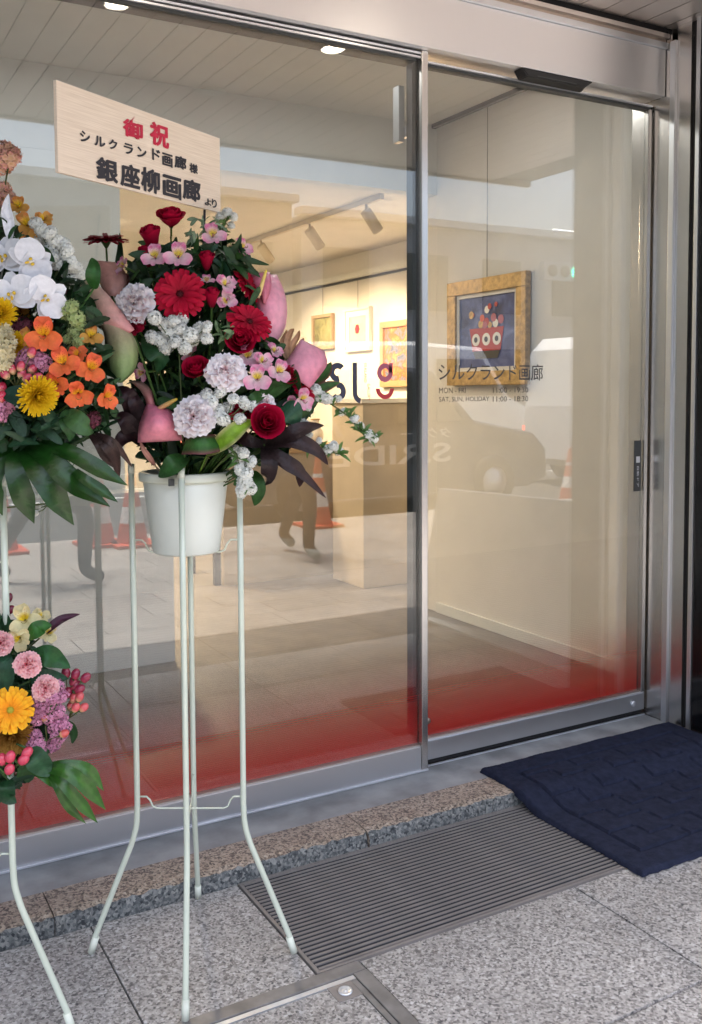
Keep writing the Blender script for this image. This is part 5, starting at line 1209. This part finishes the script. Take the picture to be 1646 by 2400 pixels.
# ================================================================== UPPER LEFT ARRANGEMENT
D1 = (AX2).dot(V((FW.x, FW.y, 0)))+.06; DL = D1+.03
GL = 'flowers in the upper left arrangement'
KW = dict(ax=AX2, depth=DL, foot_z=1.08, group=GL)
F('orchid', 'orchid', [
    ('orchid', 12, 585, 118, -.25, .35, .10, 10, 'white orchid cut by the left edge, highest of the orchids'),
    ('orchid', 72, 596, 112, .55, .15, .11, -70, 'white orchid turned right, upper of the pair beside the white spray'),
    ('orchid', 30, 668, 118, -.1, .2, .14, 15, 'white orchid low at the left edge'),
    ('orchid', 106, 676, 104, .5, -.05, .13, -55, 'lowest right white orchid above the orange alstroemerias')], **KW)
F('alstroemeria', 'alstroemeria', [
    ('alstro_orange', 102, 762, 86, .1, -.05, .17, 0, 'orange alstroemeria with yellow throat under the lowest orchid'),
    ('alstro_orange', 146, 826, 74, .1, .2, .17, 25, 'orange alstroemeria in the middle of the orange cluster'),
    ('alstro_orange', 204, 838, 72, .5, .1, .15, -20, 'orange alstroemeria rightmost beside the green spathe'),
    ('alstro_orange', 132, 872, 64, -.2, -.3, .16, 40, 'orange alstroemeria turned down left of the orange cluster'),
    ('alstro_orange', 178, 892, 68, .3, -.5, .15, 15, 'orange alstroemeria below the orange cluster'),
    ('alstro_orange', 238, 902, 62, 1.3, -.1, .13, -10, 'orange alstroemeria pointing right over the black leaves'),
    ('alstro_orange', 178, 806, 46, .2, .5, .13, 70, 'half hidden orange alstroemeria at the top of the cluster'),
    ('alstro_yellow', 206, 766, 56, .5, .5, .10, 0, 'faded apricot alstroemeria left of the green spathe'),
    ('alstro_yellow', 66, 766, 46, -.2, .2, .14, 30, 'amber alstroemeria left of the uppermost orange one'),
    ('alstro_yellow', 42, 472, 52, .2, .5, .02, 0, 'yellow alstroemeria at the top beside the narrow white orchid bud'),
    ('alstro_yellow', 62, 512, 60, .4, .3, .04, 40, 'red flecked yellow alstroemeria above the orchids'),
    ('alstro_yellow', 100, 500, 44, .5, .6, .02, 80, 'small yellow alstroemeria at the top of the white spray'),
    ('alstro_yellow', 70, 548, 52, .5, -.1, .05, 100, 'brownish yellow alstroemeria left of the white spray')], **KW)
F('chrysanthemum', 'chrysanthemum', [
    ('mum_yellow', 2, 712, 72, .3, .2, .15, 0, 'yellow chrysanthemum at the left edge below the orchids'),
    ('mum_yellow', 36, 782, 60, .7, .1, .14, 30, 'small yellow chrysanthemum beside the cream flower'),
    ('mum_yellow', 84, 898, 92, .75, -.35, .19, 60, 'big yellow chrysanthemum under the orange alstroemerias'),
    ('mum_brown', 42, 706, 56, .2, .1, .08, 0, 'amber brown chrysanthemum behind the lower orchids')], **KW)
KS = dict(depth=DL, ax=AX2, foot_z=1.08)
spray('white_spray', 'white', [(82, 506, 30), (95, 522, 32), (112, 528, 32), (90, 545, 30), (125, 545, 34), (118, 565, 34), (145, 556, 32), (152, 572, 30), (140, 588, 32), (160, 595, 34), (130, 600, 28), (172, 608, 28), (150, 618, 32), (165, 632, 30), (182, 622, 24), (120, 585, 26)],
      'dense white flower spray rising at the top of the left arrangement', dd=.06, seed=11, **KS)
spray('stock_flower', 'rosy', [(12, 338, 44), (18, 360, 48), (8, 378, 40), (28, 350, 34)], 'rosy stock flower sticking up highest at the left edge', 'flower', dd=.0, seed=12, **KS)
spray('stock_flower', 'rosy', [(6, 430, 40), (20, 448, 34), (8, 452, 36)], 'rosy stock flower at the left edge above the orchids', 'flower', dd=.0, seed=13, **KS)
spray('stock_flower', 'cream', [(6, 755, 44), (12, 778, 46), (4, 800, 46), (14, 810, 38), (8, 825, 36)], 'cream stock flower column at the left edge', 'flower', dd=.17, seed=14, **KS)
spray('stock_flower', 'green', [(160, 700, 34), (172, 720, 38), (180, 740, 34), (168, 752, 28), (150, 712, 26), (178, 775, 24), (156, 770, 26)], 'pale green stock flower right of the lowest orchid', 'flower', dd=.10, seed=15, **KS)
spray('statice', 'pink', [(60, 808, 36), (80, 812, 38), (98, 822, 34), (70, 826, 32), (46, 822, 26)], 'dusky pink statice cluster above the berries', 'flower', dd=.16, seed=16, **KS)
spray('statice', 'pink', [(6, 915, 40), (14, 930, 36), (2, 938, 34)], 'pink statice cluster low at the left edge', 'flower', dd=.17, seed=17, **KS)
spray('statice', 'mauve', [(86, 580, 40), (98, 600, 42), (108, 620, 40), (100, 640, 36), (120, 650, 34), (140, 672, 32), (150, 688, 30)], 'dark mauve statice between orchids and white spray', 'flower', dd=.03, seed=18, **KS)
spray('statice', 'mauve', [(214, 950, 30), (206, 962, 28), (38, 742, 36), (54, 736, 34)], 'dark mauve statice behind the orange alstroemerias', 'flower', dd=.09, seed=19, **KS)
berries('pink berry sprig under the dusky statice in the left arrangement', [(28, 838), (48, 832), (50, 848), (62, 858), (74, 838), (86, 856), (68, 870), (12, 850), (72, 800)], (.52, .05, .09), DL, .18, AX2, 1.08, tipc=(.75, .48, .25))
berries('two red berries at the left edge of the upper arrangement', [(3, 882), (2, 902)], (.55, .03, .07), DL, .18, AX2, 1.08, .0105, (.75, .4, .25))
foliage('dark green filler leaves among the upper left flowers', [(-60, 480), (60, 540), (130, 600), (190, 640), (220, 720), (230, 800), (270, 900), (260, 960), (200, 1000), (120, 1010), (40, 1020), (-60, 1040)], 1100, DL, -.08, .10, 14, [(.006, .022, .007), (.012, .038, .012), (.022, .06, .02)])
foliage('grey green leaves along the underside of the upper left flowers', [(-40, 930), (60, 940), (130, 930), (150, 980), (100, 1010), (-40, 1010)], 46, DL, .10, .17, 15, [(.018, .048, .022), (.012, .036, .018)], .045, .07)
KLf = dict(depth=DL, ax=AX2, foot_z=1.08)
leaf('leaf', [(150, 935), (170, 952), (195, 972), (212, 978)], 44, 'green leaf below the orange alstroemerias pointing right', col=(.05, .12, .035), dd=(.14, .17, .17, .15), **KLf)
leaf('leaf', [(150, 930), (152, 955), (160, 980), (158, 1002)], 32, 'green leaf pointing down below the orange alstroemerias', col=(.03, .085, .025), dd=(.14, .16, .16, .15), **KLf)
leaf('leaf', [(10, 890), (40, 898), (65, 902), (92, 896)], 44, 'dark blue green leaf above the big yellow chrysanthemum', col=(.012, .045, .028), dd=(.18, .195, .195, .18), **KLf)
leaf('leaf', [(214, 655), (212, 630), (213, 605), (208, 585)], 34, 'upright green leaf left of the red brown anthurium', col=(.02, .075, .015), dd=(.08, .10, .10, .08), **KLf)
leaf('narrow_bud', [(24, 545), (22, 510), (16, 475), (20, 440)], 26, 'narrow white orchid bud standing up at the left', 'orchid', col=(.80, .80, .84), col2=(.84, .84, .86), dd=(.08, .08, .07, .05), fold=.5, **KLf)
for pts, w_, lb in [([(215, 985), (250, 1000), (275, 1025), (300, 1060)], 18, 'thin dark leaf drooping beside the stand, outermost'), ([(215, 985), (245, 1010), (262, 1040), (270, 1090)], 30, 'dark brown leaf hanging left of the stand leg'),
                    ([(205, 985), (225, 1010), (240, 1040), (262, 1062)], 20, 'narrow dark leaf hanging behind the monstera leaf')]:
    leaf('dark_leaf', pts, w_, lb, col=(.022, .014, .012), col2=(.06, .03, .025), dd=(.08, .10, .08, .05), **KLf)
def monstera(label, base, lobes, D, dd, ax, foot_z, col=(.007, .034, .005), col2=(.013, .055, .006)):
    e = bpy.data.objects.new('monstera_leaf', None); COL.objects.link(e); p0 = at(base[0], base[1], D-dd); e.location = p0; pm = Matrix.Translation(p0); ps = []
    for pts, wpx, q in lobes:
        sp = [at(u, v, D-dd-qq) for (u, v), qq in zip(pts, q)]
        ps.append(blade_data(sp, .78*wpx*K/FPX*D, face(.1, .7), col, col2, .22, lambda s: .62+.38*math.sin(math.pi*.5*min(1, s/.7)) if s < .74 else max(.03, ((1-s)/.26)**1.15), seg=6, nv=4))
    wpart('blade', join(ps), 'gloss_leaf', e, pm)
    v_, f_ = tube_data(catmull([p0, p0*.5+V((ax.x, ax.y, foot_z))*.5+V((0, 0, .02)), V((ax.x, ax.y, foot_z))], 4), .003, 6); wpart('stalk', (v_, f_, [STEM]*len(v_)), 'leaf', e, pm)
    return tag(e, label, 'leaf')
monstera('big glossy monstera leaf hanging from the upper left flowers', (40, 1015), [
    ([(45, 1015), (35, 1060), (50, 1120), (78, 1188)], 60, (0, .03, .03, 0)), ([(55, 1015), (80, 1060), (120, 1120), (168, 1192)], 66, (0, .04, .04, .0)), ([(70, 1012), (115, 1045), (165, 1095), (250, 1150)], 66, (0, .04, .04, 0)),
    ([(90, 1010), (150, 1025), (215, 1060), (290, 1102)], 52, (0, .03, .03, 0)), ([(170, 1070), (195, 1090), (225, 1110), (268, 1140)], 34, (.04, .05, .04, .02)), ([(30, 1015), (0, 1060), (-15, 1110), (6, 1170)], 52, (0, .02, .02, 0)), ([(20, 1015), (-40, 1040), (-80, 1080), (-100, 1130)], 60, (0, .02, .02, 0))], DL, .12, AX2, 1.06)
spray('white_spray', 'white', [(165, 1030, 18), (172, 1045, 18), (60, 1160, 18), (88, 1150, 20), (80, 1165, 18)], 'few tiny white blossoms behind the monstera leaf', dd=.02, seed=31, sc=.7, **KS)

# ================================================================== LOWER LEFT ARRANGEMENT
GB = 'flowers in the lower left arrangement'; KW = dict(ax=AX2, depth=DL, foot_z=.66, group=GB, srad=.002)
F('alstroemeria', 'alstroemeria', [
    ('alstro_cream', 58, 1408, 74, .15, .25, .10, 20, 'cream alstroemeria topmost in the lower left flowers'),
    ('alstro_cream', 46, 1448, 58, .1, -.1, .11, 70, 'peach cream alstroemeria below the topmost cream one'),
    ('alstro_cream', 108, 1438, 46, .7, .2, .09, -30, 'cream alstroemeria farthest right beside the dark purple blade'),
    ('alstro_cream', 92, 1402, 44, .6, .6, .07, 40, 'pale cream alstroemeria behind the topmost cream one')], **KW)
F('carnation', 'carnation', [
    ('carnation_pink', 3, 1459, 58, .3, .2, .15, 0, 'pink carnation cut by the left edge, lower left flowers'),
    ('carnation_pink', 62, 1508, 64, .2, .3, .15, 40, 'pink carnation on a pale stem in the lower left flowers'),
    ('carnation_pink', 103, 1562, 62, .3, .3, .14, 80, 'pink carnation among the lilac statice')], **KW)
F('gerbera', 'gerbera', [('gerbera_orange', 24, 1612, 108, .3, .35, .17, 0, 'yellow orange gerbera at the left edge')], **KW)
F('chrysanthemum', 'chrysanthemum', [('mum_brown', 28, 1668, 92, .2, -.15, .12, 0, 'brown chrysanthemum under the yellow orange gerbera')], **KW)
KS = dict(depth=DL, ax=AX2, foot_z=.66)
spray('statice', 'pink', [(88, 1588, 34), (104, 1598, 36), (92, 1612, 34), (118, 1585, 30), (130, 1560, 28), (138, 1580, 28), (110, 1625, 32), (84, 1632, 28)], 'lilac pink statice beside the yellow orange gerbera', 'flower', dd=.13, seed=41, **KS)
spray('statice', 'pink', [(132, 1615, 30), (140, 1635, 32), (126, 1650, 32), (148, 1650, 30), (132, 1672, 30), (122, 1690, 28), (142, 1668, 26)], 'lilac pink statice at the right of the lower left flowers', 'flower', dd=.11, seed=42, **KS)
spray('statice', 'pink', [(78, 1672, 32), (86, 1690, 34), (92, 1702, 28), (74, 1690, 26)], 'small lilac statice below the brown chrysanthemum', 'flower', dd=.13, seed=43, **KS)
berries('dark red berry sprig sticking out right of the pink carnation', [(150, 1527), (172, 1530), (195, 1538), (168, 1545), (172, 1556), (181, 1564), (155, 1572)], (.26, .015, .05), DL, .08, AX2, .66, .0092, (.45, .06, .1))
berries('coral berry sprig at the right of the lilac statice', [(168, 1585), (181, 1582), (162, 1602), (172, 1606), (190, 1606)], (.60, .09, .10), DL, .09, AX2, .66, .0085, (.75, .45, .25))
berries('coral berries low beside the lilac statice', [(146, 1665), (102, 1628)], (.60, .09, .08), DL, .13, AX2, .66, .008, (.75, .5, .25))
berries('bright pink berry sprig above the lower monstera leaf', [(6, 1724), (24, 1718), (62, 1708), (54, 1724), (22, 1746)], (.62, .06, .11), DL, .17, AX2, .66, .0098)
berries('dark berries at the top of the lower left flowers', [(20, 1357), (24, 1384)], (.14, .01, .03), DL, .06, AX2, .66, .0082)
foliage('dark green filler leaves among the lower left flowers', [(-60, 1400), (20, 1420), (60, 1460), (110, 1540), (130, 1600), (130, 1680), (90, 1730), (60, 1780), (20, 1800), (-60, 1800)], 620, DL, -.08, .09, 24, [(.006, .022, .007), (.012, .04, .014), (.02, .058, .022)])
KLf = dict(depth=DL, ax=AX2, foot_z=.66)
leaf('leaf', [(62, 1445), (80, 1432), (98, 1422), (118, 1420)], 36, 'green leaf between the cream alstroemerias', col=(.02, .09, .012), dd=(.11, .13, .12), **KLf)
leaf('leaf', [(72, 1490), (105, 1488), (130, 1498), (160, 1516)], 46, 'pointed green leaf right of the pink carnation', col=(.012, .07, .016), dd=(.11, .13, .12), **KLf)
leaf('leaf', [(70, 1545), (95, 1538), (125, 1538), (155, 1540)], 36, 'dark green leaf above the dark red berries', col=(.012, .055, .024), dd=(.11, .13, .11), **KLf)
leaf('leaf', [(5, 1470), (12, 1510), (14, 1550), (8, 1600)], 40, 'dark green leaf hanging at the left edge above the gerbera', col=(.012, .055, .024), dd=(.12, .14, .14), **KLf)
leaf('leaf', [(148, 1642), (160, 1650), (168, 1668), (164, 1688)], 22, 'small curled green leaf right of the statice', col=(.02, .065, .02), dd=(.09, .10, .09), **KLf)
leaf('purple_blade', [(100, 1440), (125, 1416), (150, 1402), (182, 1394)], 20, 'dark purple blade pointing right from the lower left flowers', col=(.045, .012, .028), dd=(.09, .09, .07), fold=.4, **KLf)
leaf('leaf', [(70, 1700), (85, 1725), (100, 1745), (112, 1762)], 50, 'blue green leaf above the lower monstera leaf', col=(.03, .09, .04), dd=(.15, .165, .15), **KLf)
leaf('leaf', [(20, 1770), (15, 1790), (20, 1810), (38, 1822)], 40, 'dark green leaf at the bottom of the lower left flowers', col=(.012, .05, .018), dd=(.12, .14, .13), **KLf)
monstera('lower monstera leaf hanging in front of the red film', (60, 1750), [
    ([(40, 1755), (80, 1745), (115, 1765), (150, 1790)], 40, (0, .02, .02, 0)), ([(110, 1745), (150, 1752), (195, 1785), (240, 1838)], 40, (.02, .04, .03, 0)), ([(115, 1752), (145, 1780), (180, 1820), (222, 1868)], 32, (.02, .04, .03, 0)),
    ([(115, 1760), (132, 1790), (155, 1830), (196, 1870)], 24, (.02, .03, .02, 0)), ([(115, 1740), (155, 1738), (200, 1750), (236, 1795)], 36, (.02, .03, .02, 0))], DL, .12, AX2, .66, (.02, .075, .01), (.035, .11, .015))
